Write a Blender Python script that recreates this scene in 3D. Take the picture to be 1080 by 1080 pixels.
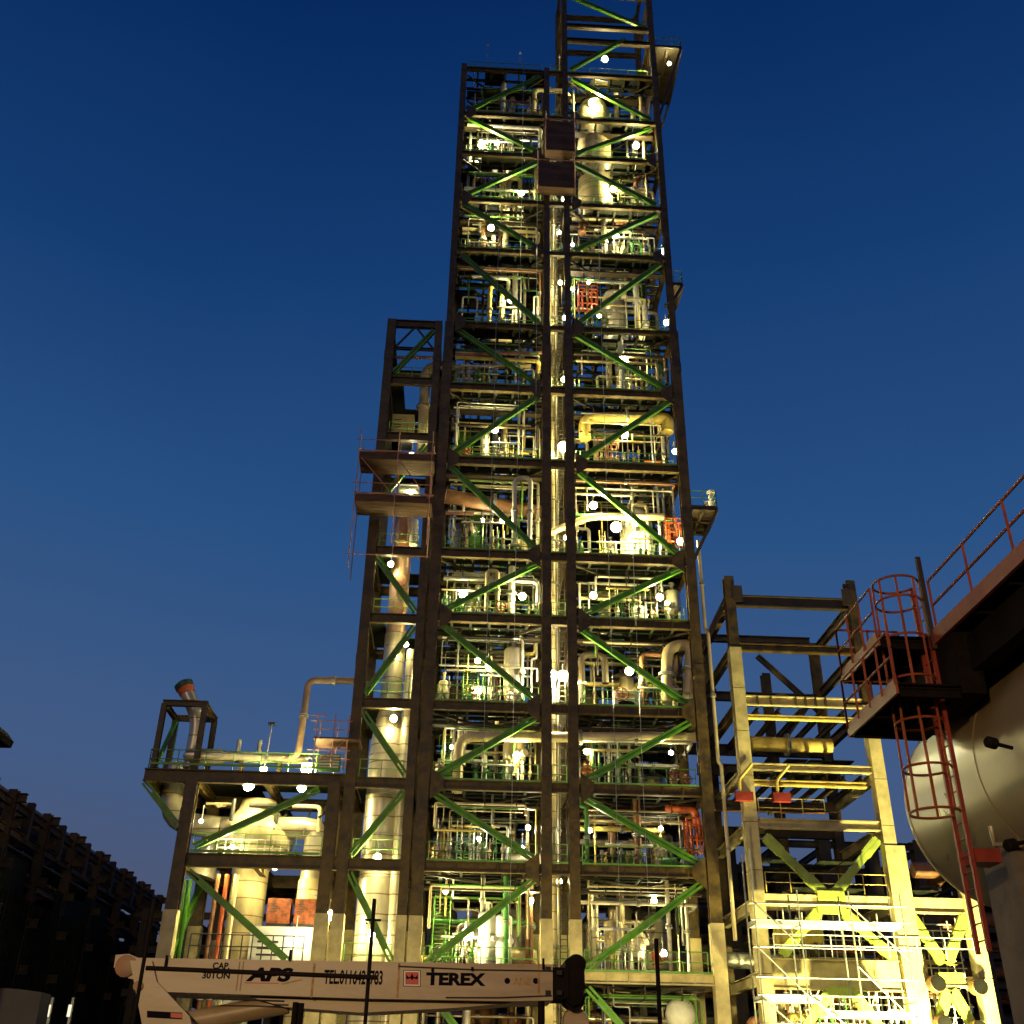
import bpy, math, random
from mathutils import Vector, Matrix
R_ = math.radians
scene = bpy.context.scene
for o in list(bpy.data.objects): bpy.data.objects.remove(o)
# ---------------------------------------------------------------- camera
TH, PS, PH = R_(29.2), R_(2.4), R_(1.06)
EYE = 1.6; FPX = 1120.0
_F = Vector((math.sin(PS)*math.cos(TH), math.cos(PS)*math.cos(TH), math.sin(TH)))
_R0 = Vector((math.cos(PS), -math.sin(PS), 0)); _U0 = _R0.cross(_F)
_R = _R0*math.cos(PH) + _U0*math.sin(PH); _U = -_R0*math.sin(PH) + _U0*math.cos(PH)
cam = bpy.data.objects.new('camera', bpy.data.cameras.new('camera'))
scene.collection.objects.link(cam)
m = Matrix((_R, _U, -_F)).transposed().to_4x4(); m.translation = (0, 0, EYE)
cam.matrix_world = m
cam.data.sensor_width = 36; cam.data.lens = 36*FPX/1080
cam.data.clip_start = .1; cam.data.clip_end = 5000
scene.camera = cam
def at(px, py, Y):
    d = _F*FPX + _R*(px-540) + _U*(540-py)
    p = Vector((0, 0, EYE)) + d*(Y/d.y)
    return p
# ---------------------------------------------------------------- world: dusk sky, dark overhead and paler by the horizon
w = bpy.data.worlds.new('World'); scene.world = w; w.use_nodes = True
nt = w.node_tree; nt.nodes.clear()
out = nt.nodes.new('ShaderNodeOutputWorld'); bg = nt.nodes.new('ShaderNodeBackground')
tc = nt.nodes.new('ShaderNodeTexCoord'); sx = nt.nodes.new('ShaderNodeSeparateXYZ'); cr = nt.nodes.new('ShaderNodeValToRGB')
nt.links.new(tc.outputs['Generated'], sx.inputs[0]); 
nz = nt.nodes.new('ShaderNodeTexNoise'); nz.inputs['Scale'].default_value = 1.6; nz.inputs['Detail'].default_value = 7
mp = nt.nodes.new('ShaderNodeMapping'); mp.inputs['Scale'].default_value = (1, 1, 2)
nt.links.new(tc.outputs['Generated'], mp.inputs[0]); nt.links.new(mp.outputs[0], nz.inputs['Vector'])
ma = nt.nodes.new('ShaderNodeMath'); ma.operation = 'MULTIPLY_ADD'; ma.inputs[1].default_value = .13; 
nt.links.new(nz.outputs[0], ma.inputs[0]); nt.links.new(sx.outputs[2], ma.inputs[2])
sb = nt.nodes.new('ShaderNodeMath'); sb.operation = 'SUBTRACT'; sb.inputs[1].default_value = .065
nt.links.new(ma.outputs[0], sb.inputs[0]); nt.links.new(sb.outputs[0], cr.inputs[0])
def srgb(r, g, b):
    f = lambda c: (c/255/12.92) if c/255 <= .04045 else ((c/255+.055)/1.055)**2.4
    return (f(r), f(g), f(b), 1)
stops = [(0.0, (66, 68, 84)), (.13, (78, 85, 111)), (.27, (66, 91, 132)), (.46, (42, 81, 131)), (.66, (21, 60, 113)), (.82, (6, 40, 92)), (1.0, (3, 24, 64))]
els = cr.color_ramp.elements
els[0].position = 0; els[0].color = srgb(*stops[0][1]); els[1].position = 1; els[1].color = srgb(*stops[-1][1])
for p, c in stops[1:-1]:
    e = els.new(p); e.color = srgb(*c)
nt.links.new(cr.outputs[0], bg.inputs[0]); bg.inputs[1].default_value = 1.0
nt.links.new(bg.outputs[0], out.inputs[0])
# ---------------------------------------------------------------- last warm dusk light, from behind the camera
sd = bpy.data.lights.new('sun', 'SUN'); sd.energy = .2; sd.angle = R_(14); sd.color = (1, .62, .34)
so = bpy.data.objects.new('sun', sd); scene.collection.objects.link(so)
so.rotation_euler = Vector((.35, 1, -.30)).to_track_quat('-Z', 'Y').to_euler()
scene.view_settings.view_transform = 'Standard'; scene.view_settings.look = 'None'
scene.view_settings.exposure = 0; scene.view_settings.gamma = 1
scene.cycles.use_denoising = True
scene.cycles.max_bounces = 5; scene.cycles.diffuse_bounces = 3; scene.cycles.glossy_bounces = 2
scene.cycles.sample_clamp_indirect = 4
try: scene.cycles.use_light_tree = True
except Exception: pass
# ---------------------------------------------------------------- materials
M = {}
def mat(name, col, rough=.6, metal=0.0, var=.25, scale=1.5, bump=.0, col2=None, stretch=(1, 1, 1), spec=.5):
    mt = bpy.data.materials.new(name); mt.use_nodes = True
    t = mt.node_tree; b = t.nodes['Principled BSDF']
    b.inputs['Roughness'].default_value = rough; b.inputs['Metallic'].default_value = metal
    b.inputs['Specular IOR Level'].default_value = spec
    tcn = t.nodes.new('ShaderNodeTexCoord'); mpn = t.nodes.new('ShaderNodeMapping'); mpn.inputs['Scale'].default_value = stretch
    n = t.nodes.new('ShaderNodeTexNoise'); n.inputs['Scale'].default_value = scale; n.inputs['Detail'].default_value = 6; n.inputs['Roughness'].default_value = .65
    r = t.nodes.new('ShaderNodeValToRGB')
    c2 = col2 or tuple(c*(1-var*1.6) for c in col)
    r.color_ramp.elements[0].position = .36; r.color_ramp.elements[1].position = .62
    r.color_ramp.elements[0].color = (*c2, 1); r.color_ramp.elements[1].color = (*[min(1, c*(1+var*.4)) for c in col], 1)
    t.links.new(tcn.outputs['Object'], mpn.inputs[0]); t.links.new(mpn.outputs[0], n.inputs['Vector']); t.links.new(n.outputs[0], r.inputs[0])
    t.links.new(r.outputs[0], b.inputs['Base Color'])
    rr = t.nodes.new('ShaderNodeMapRange'); rr.inputs['To Min'].default_value = max(.05, rough-.12); rr.inputs['To Max'].default_value = min(1, rough+.15)
    t.links.new(n.outputs[0], rr.inputs[0]); t.links.new(rr.outputs[0], b.inputs['Roughness'])
    if bump:
        bp = t.nodes.new('ShaderNodeBump'); bp.inputs['Strength'].default_value = bump; bp.inputs['Distance'].default_value = .05
        t.links.new(n.outputs[0], bp.inputs['Height']); t.links.new(bp.outputs[0], b.inputs['Normal'])
    M[name] = mt; return mt
mat('brown_steel', (.08, .05, .008), .55, 0, .42, 1.6)
mat('dark_steel', (.045, .03, .016), .6, 0, .3, 1.2)
mat('green_steel', (.075, .225, .012), .45, 0, .25, 1.5)
mat('yellow_green', (.36, .46, .08), .5, 0, .2, 1.5)
mat('fireproofing', (.52, .44, .22), .85, 0, .22, 1.0, .2)
mat('grating', (.013, .017, .008), .7, 0, .3, 3)
mat('green_rail', (.13, .32, .05), .5, 0, .2, 2)
mat('cladding', (.62, .56, .42), .32, .55, .2, .9, .05, None, (1, 1, .35))
mat('cream_pipe', (.60, .50, .28), .42, .1, .2, 1.2, 0, None, (1, 1, .4))
mat('pale_pipe', (.66, .62, .50), .38, .3, .2, 1.2)
mat('pink_pipe', (.48, .23, .15), .5, 0, .25, 1.4)
mat('brown_pipe', (.26, .12, .055), .5, 0, .3, 1.4)
mat('dark_green', (.015, .07, .035), .5, 0, .25, 1.5)
mat('tan_pipe', (.36, .25, .15), .5, 0, .2, 1.5)
mat('pink_clad', (.5, .33, .24), .35, .4, .2, .9, .05)
mat('yellow_paint', (.62, .48, .12), .5, 0, .2, 1.4)
mat('orange_paint', (.52, .10, .025), .5, 0, .25, 2)
mat('orange_dull', (.24, .06, .02), .6, 0, .45, 3)
mat('red_paint', (.24, .025, .014), .5, 0, .25, 2)
mat('orange_rail', (.27, .055, .014), .5, 0, .25, 2.2)
mat('white_paint', (.72, .72, .66), .5, 0, .12, 1.5)
mat('green_machine', (.07, .25, .06), .5, 0, .25, 1.5)
mat('dark_machine', (.03, .03, .028), .5, 0, .3, 2)
mat('galvanised', (.42, .42, .38), .4, .6, .2, 3)
mat('scaffold_plank', (.11, .055, .03), .8, 0, .35, 2, 0, None, (.3, 3, 1))
mat('vessel_shell', (.27, .20, .12), .3, 0, .14, .5, .03)
mat('crane_paint', (.37, .285, .195), .45, 0, .3, .9, .03, (.24, .16, .09), (.35, 1, 1.6))
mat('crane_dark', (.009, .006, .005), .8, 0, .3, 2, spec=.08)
mat('black_ink', (.007, .006, .01), .9, 0, .1, 3, spec=.05)
mat('red_ink', (.45, .02, .02), .5, 0, .1, 3)
mat('tan_ink', (.40, .20, .06), .6, 0, .4, 9)
mat('rubber', (.02, .02, .02), .9, 0, .2, 3)
mat('concrete', (.14, .11, .09), .9, 0, .25, 1.3, .3)
mat('rust_steel', (.036, .017, .009), .7, 0, .4, 1.5)
mat('ground', (.07, .058, .045), .95, 0, .35, .25, .4)
mat('shade_and_cable_black', (.008, .008, .007), .85, 0, .3, 2, spec=.1)  # flat black for added dark infill, shaded pipe mouths and black cable
mat('tarp', (.035, .033, .04), .8, 0, .25, 1.2)
mat('blue_cloth', (.05, .09, .35), .8, 0, .2, 2)
mat('orange_cloth', (.6, .2, .04), .8, 0, .2, 2)
mat('skin', (.38, .2, .12), .6, 0, .1, 2)
mat('glass_dark', (.02, .025, .03), .1, 0, .1, 2)
def seam_mat(name, base, sc, dark=.45):
    """insulation cladding with sheet seams"""
    mt = M[base].copy(); mt.name = name; t = mt.node_tree; b = t.nodes['Principled BSDF']
    src = b.inputs['Base Color'].links[0].from_socket
    tcn = t.nodes.new('ShaderNodeTexCoord'); s = t.nodes.new('ShaderNodeSeparateXYZ'); t.links.new(tcn.outputs['Object'], s.inputs[0])
    m1 = t.nodes.new('ShaderNodeMath'); m1.operation = 'MULTIPLY'; m1.inputs[1].default_value = sc; t.links.new(s.outputs[2], m1.inputs[0])
    m2 = t.nodes.new('ShaderNodeMath'); m2.operation = 'FRACT'; t.links.new(m1.outputs[0], m2.inputs[0])
    m3 = t.nodes.new('ShaderNodeMath'); m3.operation = 'LESS_THAN'; m3.inputs[1].default_value = .07; t.links.new(m2.outputs[0], m3.inputs[0])
    mx = t.nodes.new('ShaderNodeMix'); mx.data_type = 'RGBA'; mx.blend_type = 'MULTIPLY'
    t.links.new(m3.outputs[0], mx.inputs['Factor']); t.links.new(src, mx.inputs['A']); mx.inputs['B'].default_value = (dark, dark*.8, dark*.6, 1)
    t.links.new(mx.outputs['Result'], b.inputs['Base Color']); M[name] = mt
seam_mat('clad_seamed', 'cladding', .95)
seam_mat('cream_seamed', 'cream_pipe', 1.1)
def emit(name, col, s):
    mt = bpy.data.materials.new(name); mt.use_nodes = True; t = mt.node_tree; t.nodes.clear()
    o = t.nodes.new('ShaderNodeOutputMaterial'); e = t.nodes.new('ShaderNodeEmission')
    e.inputs[0].default_value = (*col, 1); e.inputs[1].default_value = s; t.links.new(e.outputs[0], o.inputs[0]); M[name] = mt
emit('lamp_glow', (1.0, .86, .36), 640)
emit('lamp_glow_white', (1.0, .9, .6), 600)
emit('lamp_weak', (1.0, .9, .55), 360)
emit('lamp_dim', (1.0, .85, .6), 1.2)
emit('lamp_soft', (1.0, .84, .5), 90)
# ---------------------------------------------------------------- mesh tools
def frame(d):
    d = d.normalized(); up = Vector((0, 0, 1)) if abs(d.z) < .95 else Vector((0, 1, 0))
    a = d.cross(up).normalized(); return a, a.cross(d).normalized()
class MB:
    def __init__(s): s.v = []; s.f = []; s.sm = []
    def add(s, vs, fs, smooth=False):
        n = len(s.v); s.v += [Vector(p) for p in vs]; s.f += [tuple(i+n for i in f) for f in fs]; s.sm += [smooth]*len(fs); return s
    def box(s, x0, x1, y0, y1, z0, z1):
        return s.add([(x0,y0,z0),(x1,y0,z0),(x1,y1,z0),(x0,y1,z0),(x0,y0,z1),(x1,y0,z1),(x1,y1,z1),(x0,y1,z1)],
                     [(3,2,1,0),(4,5,6,7),(0,1,5,4),(1,2,6,5),(2,3,7,6),(3,0,4,7)])
    def prof(s, a, b, pts, u, v):
        """extrude a 2D outline from a to b; u, v are the outline's axes"""
        a = Vector(a); b = Vector(b); n = len(pts)
        vs = [a+u*p[0]+v*p[1] for p in pts]+[b+u*p[0]+v*p[1] for p in pts]
        fs = [(i, (i+1) % n, n+(i+1) % n, n+i) for i in range(n)]+[tuple(range(n-1, -1, -1)), tuple(range(n, 2*n))]
        return s.add(vs, fs)
    def bar(s, a, b, w, h=None, up=None):
        a = Vector(a); b = Vector(b); d = (b-a); h = h or w
        if up is None: u, v = frame(d)
        else:
            u = d.normalized().cross(Vector(up)).normalized(); v = u.cross(d.normalized()).normalized()
        return s.prof(a, b, [(-w/2,-h/2),(w/2,-h/2),(w/2,h/2),(-w/2,h/2)], u, v)
    def ibeam(s, a, b, w, h, up, tf=.04, tw=.03):
        """w across the flanges, h between them; up = direction of h"""
        a = Vector(a); b = Vector(b); d = (b-a).normalized()
        u = d.cross(Vector(up)).normalized(); v = u.cross(d).normalized()
        p = [(-w/2,-h/2),(w/2,-h/2),(w/2,-h/2+tf),(tw/2,-h/2+tf),(tw/2,h/2-tf),(w/2,h/2-tf),(w/2,h/2),(-w/2,h/2),(-w/2,h/2-tf),(-tw/2,h/2-tf),(-tw/2,-h/2+tf),(-w/2,-h/2+tf)]
        n = 12; vs = [a+u*q[0]+v*q[1] for q in p]+[b+u*q[0]+v*q[1] for q in p]
        fs = [(i, (i+1) % n, n+(i+1) % n, n+i) for i in range(n)]
        for k in (0, n): fs += [tuple(k+i for i in (0,1,2,11)), tuple(k+i for i in (3,4,9,10)), tuple(k+i for i in (5,6,7,8))]
        return s.add(vs, fs)
    def tube(s, pts, r, n=10, bend=0, cap=True, closed=False):
        pts = [Vector(p) for p in pts]
        if bend and len(pts) > 2:
            q = [pts[0]]
            for i in range(1, len(pts)-1):
                p0, p1, p2 = pts[i-1], pts[i], pts[i+1]; a = (p0-p1); b = (p2-p1)
                t = min(bend, a.length*.45, b.length*.45); A = p1+a.normalized()*t; B = p1+b.normalized()*t
                for k in range(6):
                    w_ = k/5; q.append(A*(1-w_)**2+p1*2*w_*(1-w_)+B*w_**2)
            q.append(pts[-1]); pts = q
        m_ = len(pts); vs = []; u = None
        for i, p in enumerate(pts):
            if closed: d = pts[(i+1) % m_]-pts[i-1]
            else: d = (pts[min(i+1, m_-1)]-pts[max(i-1, 0)])
            d.normalize()
            if u is None: u, _ = frame(d)
            else: u = (u-d*u.dot(d)).normalized()
            v = d.cross(u)
            vs += [p+u*r*math.cos(2*math.pi*k/n)+v*r*math.sin(2*math.pi*k/n) for k in range(n)]
        fs = [(i*n+k, i*n+(k+1) % n, (i+1)*n+(k+1) % n, (i+1)*n+k) for i in range(m_-1) for k in range(n)]
        if closed: fs += [((m_-1)*n+k, (m_-1)*n+(k+1) % n, (k+1) % n, k) for k in range(n)]
        s.add(vs, fs, True)
        if cap and not closed: s.add(vs[:n], [tuple(range(n-1, -1, -1))]); s.add(vs[-n:], [tuple(range(n))])
        return s
    def lathe(s, c, prof, ax=(0, 0, 1), n=24, smooth=True):
        c = Vector(c); ax = Vector(ax).normalized(); u, v = frame(ax); vs = []
        for r, h in prof: vs += [c+ax*h+u*r*math.cos(2*math.pi*k/n)+v*r*math.sin(2*math.pi*k/n) for k in range(n)]
        fs = [(i*n+k, i*n+(k+1) % n, (i+1)*n+(k+1) % n, (i+1)*n+k) for i in range(len(prof)-1) for k in range(n)]
        fs += [tuple(range(n-1, -1, -1)), tuple((len(prof)-1)*n+k for k in range(n))]
        return s.add(vs, fs, smooth)
    def cyl(s, a, b, r, n=12):
        a = Vector(a); b = Vector(b); return s.lathe(a, [(r, 0), (r, (b-a).length)], b-a, n)
    def ball(s, c, r, n=10):
        k = 6; return s.lathe(c, [(max(.001, r*math.sin(math.pi*i/k)), -r*math.cos(math.pi*i/k)) for i in range(k+1)], (0,0,1), n)
    def flange(s, c, ax, r, t=.08, n=14):
        ax = Vector(ax).normalized(); return s.lathe(Vector(c)-ax*t/2, [(r, 0), (r, t)], ax, n)
    def build(s, name, m_, parent=None, stuff=False):
        me = bpy.data.meshes.new(name); org = parent['_o'] if parent and '_o' in parent else (0, 0, 0)
        org = Vector(org) if parent else Vector((0, 0, 0))
        me.from_pydata([tuple(v-org) for v in s.v], [], s.f)
        me.polygons.foreach_set('use_smooth', s.sm); me.materials.append(M[m_] if isinstance(m_, str) else m_)
        try: me.set_sharp_from_angle(angle=R_(38))
        except Exception: pass
        o = bpy.data.objects.new(name, me); scene.collection.objects.link(o)
        if parent:
            o.parent = parent; o['_o'] = tuple(org)
        if stuff: o['kind'] = 'stuff'
        return o
USED = {}
def thing(name, label, cat, loc=(0, 0, 0), group=None):
    o = bpy.data.objects.new(name, None); scene.collection.objects.link(o); o.empty_display_size = .3
    o.location = loc; o['_o'] = tuple(loc); o['label'] = uniq(label, o, group); o['category'] = cat
    if group: o['group'] = group
    return o
def uniq(label, o, group):
    USED.setdefault(label, []).append(o); return label
def tag(o, label, cat, group=None):
    o['label'] = uniq(label, o, group); o['category'] = cat
    if group: o['group'] = group
    return o
def struct(o): o['kind'] = 'structure'; return o
def fin(mb, name, m_, label, cat, group=None): return tag(mb.build(name, m_), label, cat, group)
ORD = ['lowest', 'second', 'third', 'fourth', 'fifth', 'sixth', 'seventh', 'eighth', 'ninth', 'tenth', 'eleventh', 'twelfth', 'thirteenth', 'topmost']
# ---------------------------------------------------------------- ground
g = MB().box(-1500, 1500, -1500, 1500, -1, 0); struct(g.build('ground', 'ground'))
# ---------------------------------------------------------------- main tower
L = [0, 7.5, 12.9, 17.35, 22.0, 27.6, 32.0, 38.9, 44.9, 50.4, 57.5, 62.6, 67.7, 72.2, 77.7]
XC = [-2.2, 4.75, 6.3, 13.9]; YR = [60, 66, 72.5]
rnd = random.Random(7)
BO9 = ['first', 'second', 'third', 'fourth', 'fifth', 'sixth', 'seventh', 'eighth', 'ninth']
tower = thing('steel_tower', 'tall dark brown steel tower of open decks with green diagonal braces', 'tower', (5.8, 60, 0))
def column(x, y, top, parent, w=.62, d=.6, m_='brown_steel', fp=10.3, base=0, nm='column'):
    b = MB(); z_ = min(top, 50.4); b.ibeam((x, y, base), (x, y, z_), w, d, (0, 1, 0), .07, .06)
    if top > 51: b.ibeam((x, y, z_), (x, y, top), w*.74, d*.8, (0, 1, 0), .06, .05)
    for zz in (15.2, 24.6, 35.0, 47.2):
        if zz < top-1: b.box(x-w/2-.02, x+w/2+.02, y-d/2-.03, y-d/2-.002, zz-.4, zz+.4)
    b.build(nm, m_, parent)
    if fp: 
        b = MB(); b.box(x-w*.56, x+w*.56, y-d*.57, y+d*.57, base, fp)
        b.build('fireproof_casing', 'fireproofing', parent)
for yi, y in enumerate(YR):
    for xi, x in enumerate(XC):
        top = 94 if (xi >= 2 and yi < 2) else 78.1
        if xi == 1: top = 78.1
        column(x, y, top, tower, .58 if xi in (1, 2) else .64, m_='brown_steel')
for k in range(1, len(L)):
    z = L[k]
    for yi, y in enumerate(YR):
        low = (k == 1)
        hb = (.54 if z < 46 else .38) if yi == 0 else .42
        wb = .32 if z < 46 else .24
        st = MB(); st.ibeam((XC[0]-.1, y+.02, z), (XC[3]+.1, y+.02, z), wb, hb, (0, 0, 1), .06, .04)
        if yi == 0:
            for i in range(14):
                x = XC[0]+.8+i*1.16; st.box(x, x+.05, 60.02-wb/2-.01, 60.02, z-hb/2+.05, z+hb/2-.05); st.box(x+.4, x+.52, 59.92, 60.05, z+hb/2-.01, z+hb/2+.09)
        st.build('beam', 'fireproofing' if low else 'brown_steel', tower)
    for x in XC:
        MB().ibeam((x, 60.3, z-.02), (x, 72.2, z-.02), .3, .5, (0, 0, 1), .05, .04).build('cross_beam', 'brown_steel', tower)
for z in (82.1, 84.0, 88.4, 93.5):
    b = MB()
    for y in (60, 66): b.ibeam((6.3, y+.02, z), (13.9, y+.02, z), .3, .5, (0, 0, 1), .05, .04)
    for x in (6.3, 13.9): b.ibeam((x, 60.3, z-.03), (x, 65.7, z-.03), .28, .45, (0, 0, 1), .05, .04)
    b.build('ring_beam', 'brown_steel', tower)
def brace(parent, xa, z0, xb, z1, y=60, m_='green_steel', w=.30, nm='diagonal_brace'):
    a = Vector((xa, y, z0)); b = Vector((xb, y, z1)); d = (b-a).normalized(); u = d.cross(Vector((0, 1, 0))).normalized()
    o = MB()
    for s in (-1, 1):
        o.bar(a+u*s*.115, b+u*s*.115, w*.8, .13 if w < .33 else .2, up=tuple(u))
    o.bar(a+d*.75, b-d*.75, w*(.35 if w < .33 else .85), .12, up=tuple(u))
    for e, q in ((a, 1), (b, -1)):
        if w > .33: o.bar(e+d*q*.1, e+d*q*1.2, .3, .56, up=tuple(u))
    return o.build(nm, m_, parent)
LB = '\\/\\/\\/\\/\\\\/\\/'      # left bay, from storey 2-3 up
# storeys: index k is the storey between L[k] and L[k+1]
left = {1: '/', 2: '\\', 3: '/', 4: '\\', 5: '/', 6: '\\', 7: '/', 8: '\\', 9: '\\', 10: '\\', 11: '/', 12: '\\', 13: '/', 0: '\\'}
right = {0: '\\', 1: '/', 2: '\\', 3: '/', 4: '\\', 5: '/', 6: '\\', 7: '/', 8: '\\', 9: '/', 10: '/', 11: '\\', 12: '/', 13: '\\'}
for k in range(14):
    z0, z1 = L[k]+.45, L[k+1]-.5
    for d, xa, xb in ((left[k], -1.6, 4.2), (right[k], 6.9, 13.3)):
        if d == '/': brace(tower, xa, z0, xb, z1)
        else: brace(tower, xa, z1, xb, z0)
brace(tower, 6.8, 78.3, 11.6, 82.6); brace(tower, 6.8, 88.1, 13.4, 84.3); brace(tower, 6.8, 89, 13.4, 93)
for k in range(2, 14):
    z = L[k]
    for x, sg in ((XC[0]+.4, 1), (XC[1]-.4, -1), (XC[2]+.4, 1), (XC[3]-.4, -1)):
        if k % 2 == (0 if sg > 0 else 1): continue
        b = MB(); b.prof((0, 59.72, 0), (0, 59.75, 0), [(x, z-.9), (x+sg*.75, z-.32), (x+sg*.75, z+.3), (x, z+.85)] if sg > 0 else [(x, z-.9), (x, z+.85), (x+sg*.75, z+.3), (x+sg*.75, z-.32)], Vector((1, 0, 0)), Vector((0, 0, 1)))
        b.build('gusset_plate', 'brown_steel' if k > 1 else 'fireproofing', tower)
# decks: joists and grating panels with openings; plan bracing below; kick plates; handrails
for k in range(1, len(L)):
    z = L[k]
    for (xa, xb) in ((-2.2, 4.75), (6.3, 13.9)):
        n = 6; b = MB(); p = MB()
        for i in range(1, n):
            x = xa+(xb-xa)*i/n
            b.ibeam((x, 60.2, z-.06), (x, 72.2, z-.06), .16, .3, (0, 0, 1), .03, .02)
        for y in (61.0, 61.9, 62.9, 63.9, 64.9, 67.2, 68.3, 69.5, 70.9):
            b.ibeam((xa+.2, y, z-.1), (xb-.2, y, z-.1), .14, .22, (0, 0, 1), .03, .02)
        ny, nx = 8, 4
        for i in range(nx):
            for j in range(ny):
                keep = (j in (0,) and rnd.random() < .9) or rnd.random() < (.5 if z < 45 else .2)
                if xa > 6 and k >= 12 and j < 4 and i < 2: keep = False
                if keep:
                    b.box(xa+(xb-xa)*i/nx+.03, xa+(xb-xa)*(i+1)/nx-.03, 60.25+j*1.5, 60.25+j*1.5+1.47, z+.17, z+.215)
        for (y0, y1) in ((60.4, 63), (63, 65.8)):
            xm = (xa+xb)/2
            for q in ((xa+.3, y0, xm, y1), (xm, y1, xb-.3, y0)):
                p.bar((q[0], q[1], z-.3), (q[2], q[3], z-.3), .12, .12)
        b.build('deck', 'grating', tower); p.build('plan_bracing', 'dark_steel', tower)
    for (xa, xb) in ((-1.8, 4.4), (6.7, 13.5), (5.1, 5.95)):
        MB().box(xa, xb, 59.86, 59.9, z+(.29 if z < 46 else .21), z+(.38 if z < 46 else .28)).build('kick_plate', 'green_rail', tower)
def rail_mb(b, a, c, h=1.1, step=1.5, r=.028):
    a = Vector(a); c = Vector(c); n = max(1, round((c-a).length/step))
    for i in range(n+1):
        p = a+(c-a)*i/n; b.tube([p, p+Vector((0, 0, h))], r, 6)
    for q in (h, h*.52): b.tube([a+Vector((0, 0, q)), c+Vector((0, 0, q))], r, 6)
    return b
for k in range(1, len(L)):
    z = L[k]+.3
    for j, (xa, xb) in enumerate(((-1.7, 4.3), (6.8, 13.4))):
        b = MB(); rail_mb(b, (xa, 60.35, z), (xb, 60.35, z)); 
        rail_mb(b, (xa+.5, 64.6, z), (xb-.5, 64.6, z)); rail_mb(b, (xa+.3, 60.35, z), (xa+.3, 64.6, z))
        b.build('handrail', 'green_rail', tower)
# edge rails of the middle shaft
for k in range(1, len(L)): rail_mb(MB(), (5.1, 60.3, L[k]+.3), (5.95, 60.3, L[k]+.3), 1.1, .9).build('shaft_rail', 'green_rail', tower)
# verticals and mid-storey lines of the upper part
b = MB()
for k in range(8, 14):
    zm = (L[k]+L[k+1])/2
    for (xa, xb) in ((-2.2, 4.75), (6.3, 13.9)):
        b.ibeam((xa, 66, zm), (xb, 66, zm), .2, .28, (0, 0, 1), .03, .03)
        for i in (1, 2): 
            x = xa+(xb-xa)*i/3; b.ibeam((x, 66, L[k]), (x, 66, L[k+1]), .22, .22, (0, 1, 0), .03, .03)
b.build('girt', 'dark_steel', tower)
# stairs of the left bay
def stair(parent, x, y0, z0, y1, z1, w=.9):
    b = MB()
    for s in (0, w): b.bar((x+s, y0, z0), (x+s, y1, z1), .05, .25)
    n = max(3, int(abs(z1-z0)/.22))
    for i in range(n):
        t = (i+.5)/n; y = y0+(y1-y0)*t; z = z0+(z1-z0)*t; b.box(x+.04, x+w-.04, y-.13, y+.13, z-.02, z+.02)
    for s in (0, w):
        rr = .03
        b.tube([(x+s, y0, z0+1), (x+s, y1, z1+1)], rr, 6); b.tube([(x+s, y0, z0+.5), (x+s, y1, z1+.5)], rr, 6)
        for t in (0, .33, .66, 1):
            p = Vector((x+s, y0+(y1-y0)*t, z0+(z1-z0)*t)); b.tube([p, p+Vector((0, 0, 1))], rr, 6)
    return b.build('stair', 'green_rail', parent)
for k in range(1, 9):
    stair(tower, -1.3 if k % 2 else -.2, 61.0, L[k]+.25, 65.2, L[k+1]+.1)
# ladders inside the middle shaft
def ladder_mb(b, x, y, z0, z1, w=.45, ax='x', r=.03):
    d = Vector((w/2, 0, 0)) if ax == 'x' else Vector((0, w/2, 0)); c = Vector((x, y, 0))
    for s in (-1, 1): b.tube([c+d*s+Vector((0, 0, z0)), c+d*s+Vector((0, 0, z1))], r, 6)
    z = z0+.2
    while z < z1: b.tube([c-d+Vector((0, 0, z)), c+d+Vector((0, 0, z))], r*.7, 5); z += .32
b = MB(); ladder_mb(b, 5.8, 61.2, 0, 77, .38); b.build('ladder', 'dark_steel', tower)
# balconies on the right-hand side
def balcony(x0, x1, y0, y1, z, zb, extra=None):
    b = MB(); b.box(x0, x1, y0, y1, z, z+.08)
    for y in (y0, (y0+y1)/2, y1): b.ibeam((x0-.2, y, z-.16), (x1, y, z-.16), .2, .3, (0, 0, 1))
    for x in (x0+.1, (x0+x1)/2, x1): b.ibeam((x, y0, z-.17), (x, y1, z-.17), .2, .28, (0, 0, 1))
    b.build('side_balcony', 'dark_steel', tower)
    for y in (y0, y1): MB().bar((x0-.1, y, zb), (x1-.05, y, z-.3), .2, .2).build('balcony_bracket', 'dark_steel', tower)
    r = MB(); rail_mb(r, (x0+.1, y0, z+.08), (x1, y0, z+.08), 1.1, .8); rail_mb(r, (x1, y0, z+.08), (x1, y1, z+.08), 1.1, 1.3)
    r.build('balcony_rail', 'green_rail', tower)
balcony(14.2, 16.5, 60.2, 66, 82.3, 73.2)
balcony(14.2, 16.0, 60.1, 63.5, 36.2, 32.0)
balcony(14.2, 14.9, 60.1, 62.5, 55.3, 53.5)
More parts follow.
